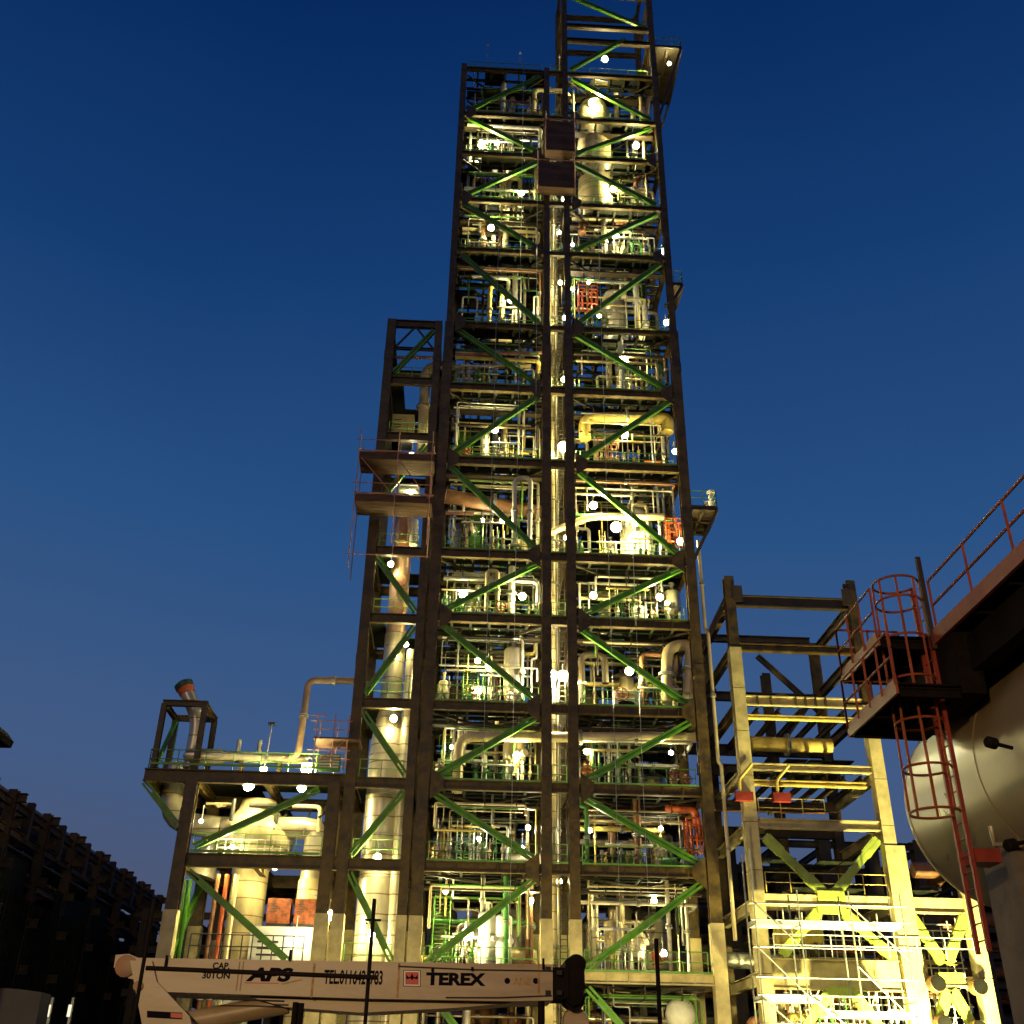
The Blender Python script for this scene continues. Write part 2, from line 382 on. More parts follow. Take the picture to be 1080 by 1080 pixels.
# ---------------------------------------------------------------- floodlights
def lamp(px, py, big=1.0, Y=60.9, where='', glow=None, grp='floodlights fixed inside the steel tower'):
    p = at(px, py, Y); x, z = p.x, p.z; r = .145*big
    t = thing('floodlight', where, 'floodlight', (x, Y, z), grp)
    l = MB(); l.lathe((x, Y, z), [(max(.01, r*math.sin(math.pi*i/5)), -r*math.cos(math.pi*i/5)) for i in range(6)], (0, -1, -.35), 8)
    l.build('lens', glow or ('lamp_glow' if big > .95 else 'lamp_weak'), t)
    h = MB(); h.lathe((x, Y+r*.55, z+r*.3), [(r*1.15, -r*.15), (r*1.05, r*.4), (r*.5, r*1.1)], (0, 1, .35), 10)
    h.build('housing', 'galvanised', t)
    s = MB(); s.tube([(x, Y+r*1.1, z+r*.6), (x, Y+r*1.1, z+.9), (x, Y+.8, z+.9)], .03, 6); s.build('bracket', 'galvanised', t)
    return t
def deck_of(z):
    k = max(i for i in range(len(L)) if L[i] <= z+.6); return k
def spotname(x, z, depth='', tw=True):
    k = deck_of(z)
    h = {0: 'below lowest deck'}.get(k, '%s deck' % ORD[min(k-1, 13)])
    if 4.75 <= x < 6.3: return h+' of tower, middle shaft'
    t, bay = ((x+2.2)/6.95, 'left bay') if x < 4.75 else ((x-6.3)/7.6, 'right bay')
    pos = ['at far left', 'left of centre', 'at centre', 'right of centre', 'at far right'][min(4, max(0, int(t*5)))]
    return '%s, tower %s %s' % (h, bay, pos)
LAMPS = [(638,62,1.7),(684,86,1.5),(508,153,1.6),(524,151,1.2),(671,153,1.7),(550,204,1.3),(647,199,1.6),(518,240,1.5),(649,248,1.6),(699,265,1.5),
(539,316,1.6),(703,340,1.4),(659,381,1.6),(595,400,1.3),(522,453,1.5),(659,458,1.5),(594,471,2.2),(712,476,1.2),(626,533,1.6),(650,556,2.2),(671,551,1.5),(718,571,1.4),
(530,549,1.2),(509,549,.8),(597,567,1.0),(488,627,1.4),(551,629,1.5),(626,628,1.4),(696,630,1.4),(504,697,1.1),(515,703,1.2),(582,713,2.2),(594,713,2.0),(505,728,1.3),(664,708,1.6),
(545,797,1.4),(477,788,.9),(619,793,1.0),(708,794,.9),(493,986,2.0),(622,876,.9),(557,873,.9),(697,874,.8),(505,885,.8),(551,895,.8),(590,245,.9),(604,258,.8),(594,210,.9),(591,298,1.0),
(604,305,.8),(596,335,1.1),(632,333,.9),(603,157,.8),(621,298,.8),(553,155,.7),(625,108,2.0),(706,67,1.0),(645,978,1.2),(700,1006,1.2),(560,950,1.0),(690,950,1.0),(470,940,1.0),(590,930,1.0)]
for i, (px, py, bg_) in enumerate(LAMPS):
    Y = {0: 62.0}.get(i, 60.9 if bg_ > .95 else 61.8)
    if (px, py) == (625, 108): Y = 60.5
    if px in (645, 700, 560, 690, 470, 590) and py > 925: Y = 62.6
    p = at(px, py, Y)
    size = 'large round' if bg_ >= 1.9 else 'bright round' if bg_ >= 1.3 else 'small' if bg_ >= 1 else 'tiny'
    lamp(px, py, bg_, Y, '%s white floodlight, %s' % (size, spotname(p.x, p.z)), 'lamp_glow_white' if i in (3, 9, 31) else None)
# ---------------------------------------------------------------- process equipment inside the tower
def where(x, y, z):
    d = ', front' if y < 61.7 else ', set back' if y < 64 else ', deep inside' if y < 67 else ', rear'
    return spotname(x, z)+d
def pipe(pts, r, m_, label, flanges=True, bend=None, n=10, cat='pipe', grp='pipes in the tower'):
    o = thing('pipe_run', label, cat, pts[0], grp)
    MB().tube(pts, r, n, bend if bend is not None else r*2.6).build('pipe', m_, o)
    if flanges:
        for i in range(len(pts)-1):
            a = Vector(pts[i]); b = Vector(pts[i+1]); d = b-a
            if d.length > 2.2:
                f = MB(); c = a+d*.5; f.flange(c-d.normalized()*.05, d, r*1.45+.02, .07); f.flange(c+d.normalized()*.06, d, r*1.45+.02, .07); f.build('flange', 'galvanised' if m_ != 'galvanised' else 'cream_pipe', o)
    return o
def vessel(x, y, z0, z1, r, m_, label, legs=True, cone=False, grp='upright vessels in the tower', nozzle=True, topneck=True):
    o = thing('process_vessel', label, 'vessel', (x, y, z0), grp)
    lz = z0+(.9 if legs else 0); dz = r*.5; pr = []
    if cone: pr = [(.12*r, lz-.1), (.14*r, lz+.1), (r, lz+r*1.1)]
    else: pr = [(max(.01, r*math.sin(t*math.pi/2/5)), lz+dz*(1-math.cos(t*math.pi/2/5))) for t in range(6)]
    pr += [(r, z1-dz)]+[(max(.01, r*math.cos(t*math.pi/2/5)), z1-dz+dz*math.sin(t*math.pi/2/5)) for t in range(1, 6)]
    MB().lathe((x, y, 0), pr, (0, 0, 1), 24).build('shell', m_, o)
    bnd = MB(); h = lz+r*1.2
    while h < z1-dz: bnd.lathe((x, y, h), [(r*1.025, 0), (r*1.025, .07)], (0, 0, 1), 24); h += 1.35
    if bnd.v: bnd.build('band', 'galvanised', o)
    if legs:
        for a in (.78, 2.35, 3.93, 5.5):
            MB().bar((x+r*.92*math.cos(a), y+r*.92*math.sin(a), z0), (x+r*.92*math.cos(a), y+r*.92*math.sin(a), lz+r*.9), .13, .13).build('leg', 'galvanised', o)
    if nozzle:
        nb = MB(); hz = (lz+z1)/2+rnd.uniform(-.3, .3); sgn = rnd.choice((-1, 1))
        nb.cyl((x+sgn*r*.5, y-r*.6, hz), (x+sgn*r*.85, y-r*1.25, hz), r*.22); nb.flange((x+sgn*r*.85, y-r*1.25, hz), (sgn*.35, -.65, 0), r*.32, .08)
        nb.build('nozzle', m_, o)
    if topneck:
        MB().lathe((x, y, z1-.08), [(r*.22, 0), (r*.22, .5), (r*.34, .5), (r*.34, .58)], (0, 0, 1), 12).build('top_neck', m_, o)
    return o
def drum(x0, x1, y, z, r, m_, label, grp='lying drums in the tower'):
    o = thing('lying_drum', label, 'drum', ((x0+x1)/2, y, z-r), grp)
    ln = x1-x0; pr = [(.01, 0), (r*.5, .08*r), (r*.85, .25*r), (r, .55*r), (r, ln-.55*r), (r*.85, ln-.25*r), (r*.5, ln-.08*r), (.01, ln)]
    MB().lathe((x0, y, z), pr, (1, 0, 0), 20).build('shell', m_, o)
    for t in (.22, .78):
        xx = x0+ln*t; MB().box(xx-.1, xx+.1, y-r*.8, y+r*.8, z-r-.4, z-r*.55).build('saddle', 'brown_steel', o)
    MB().cyl((x0+ln*.5, y, z), (x0+ln*.5, y, z+r+.35), r*.2).build('nozzle', 'galvanised', o)
    return o
def cabinet(x, y, z, w_, d, h, m_, label, grp='equipment boxes in the tower'):
    o = thing('equipment_box', label, 'equipment box', (x, y, z), grp)
    MB().box(x-w_/2, x+w_/2, y-d/2, y+d/2, z+.12, z+h).build('casing', m_, o)
    MB().box(x-w_/2+.06, x+w_/2-.06, y-d/2+.05, y+d/2-.05, z, z+.12).build('base', 'dark_machine', o)
    MB().box(x-w_*.42, x-w_*.03, y-d/2-.03, y-d/2-.003, z+h*.2, z+h*.9).build('door_panel', m_, o); MB().box(x+w_*.03, x+w_*.42, y-d/2-.03, y-d/2-.003, z+h*.2, z+h*.9).build('door_panel', m_, o)
    s = MB()
    for i in range(4): s.box(x-w_*.38, x-w_*.07, y-d/2-.045, y-d/2-.032, z+h*(.5+.09*i), z+h*(.53+.09*i))
    s.build('vent', 'dark_machine', o); return o
def valve(x, y, z, s, m_, label, grp='valves in the tower'):
    o = thing('valve', label, 'valve', (x, y, z), grp)
    b = MB(); b.cyl((x, y, z), (x, y, z+1.1*s), .09*s); b.flange((x, y, z+.45*s), (0, 0, 1), .2*s); b.flange((x, y, z+.9*s), (0, 0, 1), .2*s); b.ball((x, y, z+.68*s), .2*s); b.build('body', m_, o)
    MB().cyl((x, y, z+.68*s), (x, y-.5*s, z+.68*s), .04*s).build('stem', 'galvanised', o)
    w_ = MB(); pts = [(x+.25*s*math.cos(a*math.pi/6), y-.5*s, z+.68*s+.25*s*math.sin(a*math.pi/6)) for a in range(12)]
    w_.tube(pts, .03*s, 6, closed=True); w_.bar(pts[0], pts[6], .03*s); w_.bar(pts[3], pts[9], .03*s); w_.build('handwheel', 'orange_paint', o)
    return o
def pump(x, y, z, s, m_, label, grp='pumps in the tower'):
    o = thing('pump', label, 'pump', (x, y, z), grp)
    MB().box(x-.8*s, x+.8*s, y-.3*s, y+.3*s, z, z+.15*s).build('base', 'concrete', o)
    MB().lathe((x-.75*s, y, z+.5*s), [(.12*s, 0), (.28*s, .06*s), (.28*s, .7*s), (.2*s, .78*s), (.07*s, .8*s), (.07*s, .95*s)], (1, 0, 0), 14).build('motor', m_, o)
    b = MB(); b.lathe((x+.2*s, y, z+.5*s), [(.15*s, 0), (.36*s, .1*s), (.36*s, .3*s), (.12*s, .36*s), (.12*s, .55*s), (.2*s, .55*s), (.2*s, .6*s)], (1, 0, 0), 14)
    b.cyl((x+.4*s, y, z+.5*s), (x+.4*s, y, z+1.2*s), .1*s); b.flange((x+.4*s, y, z+1.2*s), (0, 0, 1), .2*s); b.build('casing', 'galvanised', o); return o
CN = {'dark_steel': 'dark brown', 'cream_pipe': 'cream', 'pale_pipe': 'pale grey', 'pink_pipe': 'dull pink', 'brown_pipe': 'rust brown', 'yellow_paint': 'yellow', 'orange_paint': 'orange', 'white_paint': 'white', 'galvanised': 'galvanised', 'cladding': 'silver clad', 'clad_seamed': 'silver banded', 'cream_seamed': 'cream banded', 'green_machine': 'green', 'dark_machine': 'dark'}
rr = rnd
PIPEM = ['cream_pipe', 'pale_pipe', 'white_paint', 'cream_pipe', 'cream_pipe', 'pale_pipe', 'pale_pipe', 'cream_seamed', 'galvanised', 'dark_machine', 'yellow_paint', 'brown_pipe', 'dark_steel', 'white_paint', 'green_machine', 'clad_seamed']
for k in range(0, 14):
    zA, zB = L[k]+.25, L[k+1]-.35; H = zB-zA
    for bay, (xa, xb) in enumerate(((-1.7, 4.3), (6.8, 13.4))):
        W = xb-xa
        dense = k <= 7
        if bay == 1 and k in (12, 13): continue
        if bay == 1 and k == 11: xa = 10.2; W = xb-xa
        depth = 64.8 if k < 8 else 63
        nv = rr.randint(5, 7) if dense else rr.randint(4, 6)
        slots = [xa+W*(i+.5)/9 for i in range(9)]; rr.shuffle(slots)
        if k == 13: nv = 2
        for i in range(nv):
            x = slots.pop()+rr.uniform(-.15, .15); y = rr.uniform(61.0, depth); r = rr.choice((.05, .07, .09, .12, .17, .22)); mm = rr.choice(PIPEM)
            st = 'thin' if r < .08 else 'slim' if r < .11 else 'medium' if r < .15 else 'stout'
            if rr.random() < .45:
                x2 = min(xb, max(xa, x+rr.choice((-1, 1))*rr.uniform(.7, 1.9))); zt = zA+H*rr.uniform(.5, .92)
                pts = [(x, y, zA), (x, y, zt), (x2, y, zt), (x2, y, zt-H*rr.uniform(.3, .5) if rr.random() < .6 else zB+.3)]
                pipe(pts, r, mm, '%s %s hooked pipe, %s' % (st, CN[mm], where(x, y, zA+1)))
            else:
                pipe([(x, y, zA), (x, y, zB+.3)], r, mm, '%s %s upright pipe, %s' % (st, CN[mm], where(x, y, zA+1)))
        for i in range(rr.randint(2, 4)):
            z = zA+H*rr.uniform(.52, .97); y = rr.uniform(60.6, depth); r = rr.choice((.05, .07, .1, .15)); mm = rr.choice(PIPEM)
            a, b_ = sorted((rr.uniform(xa, xb), rr.uniform(xa, xb)))
            if b_-a < 2.5: a, b_ = xa, xb
            st = 'thin' if r < .08 else 'slim' if r < .12 else 'stout'
            if rr.random() < .5: pts = [(a, y, z), (b_, y, z), (b_, y, zA+H*rr.uniform(0, .4))]
            else: pts = [(a, y, z), (b_, y, z), (b_, min(y+2.5, 66), z)]
            pipe(pts, r, mm, '%s %s level pipe, %s' % (st, CN[mm], where((a+b_)/2, y, z)))
        # floor-standing equipment
        for i in range(rr.randint(2, 3) if dense else rr.randint(1, 2)):
            if not slots: break
            x = slots.pop(); y = rr.uniform(61.6, 63.4); q = rr.random()
            if q < .34:
                r = rr.uniform(.3, .55); h = min(H*.8, rr.uniform(1.8, 3.4)); mm = rr.choice(('cladding', 'cream_seamed', 'white_paint', 'clad_seamed', 'cream_pipe'))
                vessel(x, y, zA, zA+h, r, mm, 'small %s upright vessel, %s' % (CN[mm], where(x, y, zA+1)), True, rr.random() < .3)
            elif q < .5:
                mm = rr.choice(('green_machine', 'white_paint', 'yellow_paint', 'cladding', 'orange_paint')); w_ = rr.uniform(.8, 1.4)
                cabinet(x, y, zA, w_, .7, rr.uniform(1, 1.8), mm, '%s equipment box, %s' % (CN[mm], where(x, y, zA+1)))
            elif q < .72:
                mm = rr.choice(('white_paint', 'orange_paint', 'cream_pipe')); valve(x, 61.3, zA, rr.uniform(1.0, 1.6), mm, '%s valve, %s' % (CN[mm], where(x, 61.3, zA+1)))
            elif q < .88:
                mm = rr.choice(('green_machine', 'yellow_paint', 'white_paint')); pump(x, 61.8, zA, rr.uniform(.8, 1.2), mm, '%s motor pump, %s' % (CN[mm], where(x, 61.8, zA+1)))
            else:
                r = rr.uniform(.35, .55); a = max(xa, x-1.3); mm = rr.choice(('cladding', 'cream_seamed')); drum(a, a+2.6, 63.4, zA+r+.5, r, mm, '%s lying drum, %s' % (CN[mm], where(a+1.3, 63.4, zA+1)))
        # bundle of thin lines hung under the deck above, and a row of small valved drops at the deck edge
        for g_ in range(2 if dense else 1):
            y = (61.0, 63.3)[g_]+rr.uniform(-.2, .3); o = thing('pipe_bundle', 'thin pipe bundle, %s' % where((xa+xb)/2, y, zA+1), 'pipes', (xa, y, zB-.9), 'pipe bundles under the tower decks')
            for i in range(rr.randint(4, 6)):
                yy = y+i*.22; z = zB-.35-rr.choice((0, .12, .3)); a = xa+rr.uniform(0, 1.2); c = xb-rr.uniform(0, 1.5); r = rr.choice((.03, .04, .055, .075))
                pts = [(a, yy, z-rr.uniform(.2, H*.55)), (a, yy, z), (c, yy, z), (c, yy, z-rr.uniform(.3, H*.6))] if rr.random() < .22 else [(a, yy, z), (c, yy, z), (c, yy, z-rr.uniform(.3, H*.8))] if rr.random() < .5 else [(a, yy, z-rr.uniform(.3, H*.8)), (a, yy, z), (c, yy+.1, z)] if rr.random() < .6 else [(a, yy, z), (c, yy, z)]
                MB().tube(pts, r, 6, .15).build('pipe', rr.choice(('pale_pipe', 'cream_pipe', 'galvanised', 'dark_machine', 'dark_steel', 'green_rail')), o)
            for t in (.2, .5, .8):
                x = xa+W*t; b = MB(); b.box(x-.03, x+.03, y-.15, y+1.3, zB-.56, zB-.5); b.box(x-.03, x+.03, y-.15, y-.1, zB-.5, zB+.1); b.build('hanger', 'dark_steel', o)
        for g_ in range(3 if k < 3 else 2):
            n = rr.randint(5, 8); x0 = xa+rr.uniform(0, W-n*.36); y = (60.9, 61.9, 63)[g_]; hh = min(H*.7, rr.uniform(1.2, 2.6))
            o = thing('valve_manifold', 'valved pipe row, %s' % where(x0+n*.18, y, zA+1), 'pipes', (x0, y, zA), 'valve manifolds in the tower')
            MB().tube([(x0-.2, y, zA+hh), (x0+n*.36, y, zA+hh)], .07, 8).build('header', rr.choice(('cream_pipe', 'white_paint', 'yellow_paint')), o)
            MB().tube([(x0-.2, y+.1, zA+.25), (x0+n*.36, y+.1, zA+.25)], .05, 8).build('header', 'galvanised', o)
            for i in range(n):
                x = x0+i*.36; b = MB(); h1 = hh*rr.uniform(.75, 1.5); b.tube([(x, y, zA), (x, y, zA+h1)], .035, 6)
                zz = zA+hh*rr.uniform(.35, .6); b.flange((x, y, zz), (0, 0, 1), .1, .05, 8); b.flange((x, y, zz+.28), (0, 0, 1), .1, .05, 8); b.ball((x, y, zz+.14), .11, 8)
                b.cyl((x, y, zz+.14), (x, y-.3, zz+.14), .02, 6); b.flange((x, y-.3, zz+.14), (0, 1, 0), .1, .03, 10)
                b.build('valve_drop', rr.choice(('white_paint', 'pale_pipe', 'cream_pipe', 'yellow_paint', 'green_machine', 'dark_machine', 'dark_steel', 'galvanised')), o)
# deep background machinery behind the front rows (one big item per bay and storey)
for k in range(0, 8):
    zA, zB = L[k]+.25, L[k+1]-.35
    for bay, (xa, xb) in enumerate(((-1.7, 4.3), (6.8, 13.4))):
        for i in range(3):
            x = xa+(xb-xa)*(i+.5)/3+rr.uniform(-.4, .4); y = rr.uniform(67, 71); r = rr.uniform(.5, .95); mm = rr.choice(('cladding', 'clad_seamed', 'brown_pipe', 'cream_seamed', 'dark_machine'))
            vessel(x, y, zA, zB-rr.uniform(0, 1.2), r, mm, 'big %s vessel, %s' % (CN[mm], where(x, y, zA+1)), False, False)
for i, (px, y0, y1) in enumerate(((545, 60, 1000), (432, 90, 260), (643, 240, 1000), (518, 240, 800), (566, 150, 480), (675, 500, 1000))):
    q = at(px, (y0+y1)/2, 59.5); zt_ = at(px, y0, 59.5).z; zb_ = max(7.6, at(px, y1, 59.5).z)
    if i == 1: continue
    fin(MB().tube([(q.x, 59.5, zb_), (q.x, 59.5, zt_)], .018, 5), 'hanging_rope', 'galvanised', 'thin pale rope hanging straight down the tower front, %s from left' % ('third', '', 'fourth', 'first', 'second', 'fifth')[i], 'rope', 'ropes on the tower front')
for k in range(1, 14):
    for bay, (xa, xb) in enumerate(((-1.9, 4.5), (6.6, 13.6))):
        o = thing('cable_tray', 'dark cable tray under the ceiling, %s' % spotname((xa+xb)/2, L[k]+1), 'cable tray', (xa, 62.4, L[k+1]-.9), 'cable trays in the tower')
        z = L[k+1]-.62-.3*(k % 2); y = 60.75+.8*(k % 3)
        b = MB(); b.box(xa, xb, y, y+.5, z, z+.02); b.box(xa, xb, y-.02, y, z, z+.12); b.box(xa, xb, y+.5, y+.52, z, z+.12); b.build('tray', 'dark_steel', o)
        b = MB(); b.tube([(xa, y+.2, z+.07), ((xa+xb)/2, y+.27, z+.07), (xb, y+.2, z+.07)], .045, 6); b.build('cable', 'shade_and_cable_black', o)
# ---- hero pieces, as the photograph shows them
# tall columns of the right bay
def tall(x, y, segs, label, m_='clad_seamed', parent=None):
    o = thing('process_column', label, 'process column', (x, y, segs[0][1]))
    MB().lathe((x, y, 0), [(r, z) for r, z in segs], (0, 0, 1), 28).build('shell', m_, o)
    b = MB(); z = segs[0][1]+1
    while z < segs[-1][1]-.5:
        r = None
        for (r0, z0), (r1, z1) in zip(segs, segs[1:]):
            if z0 <= z <= z1: r = r0+(r1-r0)*(z-z0)/max(1e-6, z1-z0)
        b.lathe((x, y, z), [(r+.025, 0), (r+.025, .09)], (0, 0, 1), 28); z += 2.3
    b.build('band', 'galvanised', o)
    return o
t = tall(8.9, 62.2, [(1.4, 62.9), (1.4, 74.9), (1.38, 75.5), (1.1, 76.4), (.6, 77.0), (.45, 77.2), (.45, 78.6), (.62, 78.6), (.62, 78.8)], 'wide domed vessel lit white near the tower top, right bay', 'cream_seamed')
MB().tube([(8.9, 62.2, 78.8), (8.9, 62.2, 79.8), (11, 62.6, 79.8), (11, 62.6, 73)], .22, 12, .6).build('overhead_pipe', 'cream_pipe', t)
tall(10.2, 63.4, [(.1, 50.9), (.9, 51.8), (.9, 56.0), (.7, 56.7), (.25, 57.0)], 'pale bellied vessel below the twin upper lamps, right bay of tower', 'cladding')
tall(10.6, 63.6, [(.9, 57.9), (.9, 61.4), (.5, 62.1)], 'squat pale vessel under the big domed vessel, right bay', 'cream_seamed')
o = thing('pipe_bundle', 'bundle of three cream pipes beside the lamp, right bay beneath squat vessel', 'pipes', (10.3, 62.5, 45.2))
for i in range(3): MB().tube([(9.6+i*.6, 62.5, 45.2), (9.6+i*.6, 62.5, 50)], .17, 10).build('pipe', 'cream_pipe', o)
for i, (x, y, z0, z1, r, mm) in enumerate(((12.9, 61.4, 68, 77, .14, 'cream_pipe'), (12.4, 62.6, 68, 77, .22, 'pale_pipe'), (11.6, 61.8, 68, 72, .1, 'galvanised'), (13.2, 62.4, 72.4, 77.2, .3, 'cream_seamed'), (7.1, 61, 68, 77, .09, 'pale_pipe'))):
    pipe([(x, y, z0), (x, y, z1)], r, mm, '%s upright pipe beside the domed vessel at tower top, %s from left' % (CN[mm], ('fourth', 'third', 'second', 'fifth', 'first')[i]))
# yellow U header
def P(px, py, Y): return tuple(at(px, py, Y))
pipe([P(617,463,61.5), P(616,441,61.5), P(705,441,61.5), P(704,456,61.5)], .42, 'yellow_paint', 'fat yellow pipe bent down at both ends, upper right bay', True, .8, 14)
# shaft pipes
for i, (x, r, mm, nm) in enumerate(((5.3, .16, 'cream_seamed', 'stout cream banded riser'), (5.62, .1, 'pale_pipe', 'slim pale riser'), (5.05, .07, 'galvanised', 'thin galvanised riser'))):
    o = thing('riser_pipe', nm+' running up the narrow middle shaft of the tower', 'pipe', (x, 61.6+.3*i, 0))
    MB().tube([(x, 61.6+.3*i, 0), (x, 61.6+.3*i, 73-2*i)], r, 12).build('pipe', mm, o)
    f = MB(); z = 3
    while z < 70: f.flange((x, 61.6+.3*i, z), (0, 0, 1), r*1.4+.02, .1); z += 3.1
    f.build('flange', 'galvanised', o)
# long header on the fourth storey
pipe([P(482,836,60.75), P(484,777,60.75), P(739,778,60.75), P(741,752,60.75)], .30, 'cream_pipe', 'long fat cream header crossing both bays of the tower below the big twin lamps', True, .9, 14)
pipe([P(703,742,60.8), P(704,683,60.8), P(729,679,60.8), P(726,735,60.8)], .36, 'cream_pipe', 'large cream hooped pipe beside the right column, right bay', True, 1.0, 14)
pipe([P(702,722,61.5), P(716,694,61.5)], .3, 'cream_pipe', 'short slanting cream pipe under the large hooped pipe, right bay', False)
pipe([P(542,575,60.7), P(543,504,60.7), P(560,504,60.7), P(558,577,60.7)], .16, 'pale_pipe', 'tall narrow hairpin pipe of pale grey in left bay above the mid tower lamps', True, .5)
pipe([P(513,645,60.75), P(514,602,60.75), P(525,602,60.75), P(524,645,60.75)], .14, 'cream_pipe', 'small cream hairpin pipe between two lamps in the left bay', True, .4)
pipe([P(480,374,61.0), P(575,372,61.0)], .12, 'pink_pipe', 'long dull pink level pipe spanning the left bay')
pipe([P(415,377,61.0), P(466,377,61.0)], .12, 'pink_pipe', 'dull pink level pipe crossing the open top of left annex', grp='pipes in the left annex')
pipe([P(480,387,61.4), P(560,386,61.4)], .16, 'cream_pipe', 'cream level pipe just under the dull pink one in left bay')
pipe([P(470,523,61.4), P(570,541,62.4)], .5, 'brown_pipe', 'fat rust brown sloping duct in the left bay behind the hairpin pipe', True)
pipe([P(470,541,61.2), P(500,542,61.2)], .12, 'pink_pipe', 'short pink pipe under the sloping brown duct, left bay')
pipe([P(580,562,61.2), P(622,545,61.2), P(700,545,61.2)], .24, 'cream_pipe', 'cream pipe rising from the middle shaft into the right bay below lamps')
pipe([P(607,231,61.4), P(607,230,61.4), P(672,231,61.4)], .3, 'cream_pipe', 'fat cream level pipe high in the right bay above a lamp')
pipe([P(614,246,61.6), P(614,233,61.8), P(616,222,62.4)], .3, 'brown_pipe', 'short rust brown pipe end high in the right bay')
pipe([P(563,119,61.4), P(564,95,61.4), P(596,96,61.4), P(606,110,62.2)], .2, 'cream_pipe', 'cream bent pipe crossing the middle columns near the tower top')
pipe([P(683,122,61.6), P(684,104,61.6), P(692,103,61.6)], .18, 'cream_pipe', 'short cream elbow by the right column near the tower top')
pipe([P(670,198,61.4), P(671,187,61.4), P(690,185,61.4), P(691,172,61.4)], .17, 'pink_pipe', 'cranked pinkish pipe by the right column beneath the domed vessel')
pipe([P(541,100,62), P(531,290,62)], .0001+.24, 'clad_seamed', 'tall silver riser climbing the upper left bay from deck to deck')
pipe([P(534,100,62.3), P(525,290,62.3)], .13, 'pink_pipe', 'slender pink riser climbing the upper left bay from deck to deck')
pipe([P(510,286,61.4), P(530,284,61.6), P(531,276,61.6)], .2, 'cream_pipe', 'short cream elbow pipe at the foot of the tall silver riser')
vessel(*[at(541,742,62.0).x, 62.0], 22.3, 26.6, .62, 'cladding', 'silver domed vessel standing centrally in left bay beside the large twin lamps', True)
vessel(*[at(542,820,61.8).x, 61.8], 17.7, 20.6, .68, 'cream_pipe', 'bright cone bottomed hopper hung under the long cream header, left bay', True, True)
vessel(*[at(513,1000,61.8).x, 61.8], 7.7, 10.9, .5, 'white_paint', 'white upright vessel right above the crane boom, left one of a pair', False)
vessel(*[at(530,1000,61.8).x, 61.8], 7.7, 10.8, .5, 'white_paint', 'white upright vessel right above the crane boom, right one of a pair', False)
p = at(660, 745, 61.2); cb = cabinet(p.x, 61.2, 22.25, 1.45, .8, 1.3, 'white_paint', 'white panel box with yellow strip and black oval mark, right bay near lamp')
b = MB(); b.box(p.x-.5, p.x+.5, 60.74, 60.755, 23.2, 23.38); b.build('yellow_strip', 'yellow_paint', cb)
b = MB(); b.lathe((p.x, 60.74, 22.75), [(.52, 0), (.52, .015)], (0, 1, 0), 24)
for v in b.v: v.z = 22.75+(v.z-22.75)*.32
b.build('oval_mark', 'black_ink', cb)
p = at(672, 548, 62.4); tk = tall(p.x, 63.0, [(.2, 32.4), (1.1, 32.9), (1.1, 36.2), (.8, 37.0), (.2, 37.3)], 'glaring white domed vessel between the cluster of lamps in the right bay', 'white_paint')
p = at(705, 571, 61.4)
for i, (px, py, c, nm) in enumerate(((713, 560, 'orange_paint', 'orange open frame of small pipes above the lamp by the right column'), (620, 312, 'orange_paint', 'orange open frame of small pipes in upper right bay'), (641, 475, 'brown_pipe', 'rust brown open frame of small pipes under the fat yellow pipe'), (737, 880, 'orange_paint', 'orange open frame of small pipes by the right column beneath handrail'))):
    q = at(px, py, 61.4); o = thing('pipe_skid', nm, 'pipe skid', (q.x, 61.4, q.z-1))
    b = MB()
    for dx in (-.7, 0, .7):
        for dy in (0, .8): b.bar((q.x+dx, 61.2+dy, q.z-1.1), (q.x+dx, 61.2+dy, q.z+.9), .09)
    for dz in (-.9, -.2, .5, .85):
        for dy in (0, .8): b.bar((q.x-.7, 61.2+dy, q.z+dz), (q.x+.7, 61.2+dy, q.z+dz), .08)
    b.build('frame', c, o)
    b = MB()
    for dx in (-.4, .3): b.tube([(q.x+dx, 61.6, q.z-1.1), (q.x+dx, 61.6, q.z+.6), (q.x+dx+.25, 61.6, q.z+.6)], .08, 8, .2)
    b.build('pipe', c, o)
b = MB(); q = at(744, 832, 61.5)
pipe([P(702,853,61.5), P(734,854,61.5), P(735,872,61.5)], .22, 'orange_paint', 'orange elbow pipe under the deck beside the right column')
q = at(718, 1070, 62); o = thing('sphere_tank', 'small pale spherical tank low in the right bay', 'tank', (q.x, 62, q.z-.8))
b = MB(); b.ball(tuple(q), .85, 20); b.build('shell', 'white_paint', o)
b = MB(); b.cyl((q.x, 62, q.z-1.6), (q.x, 62, q.z-.7), .25); b.build('pedestal', 'concrete', o)
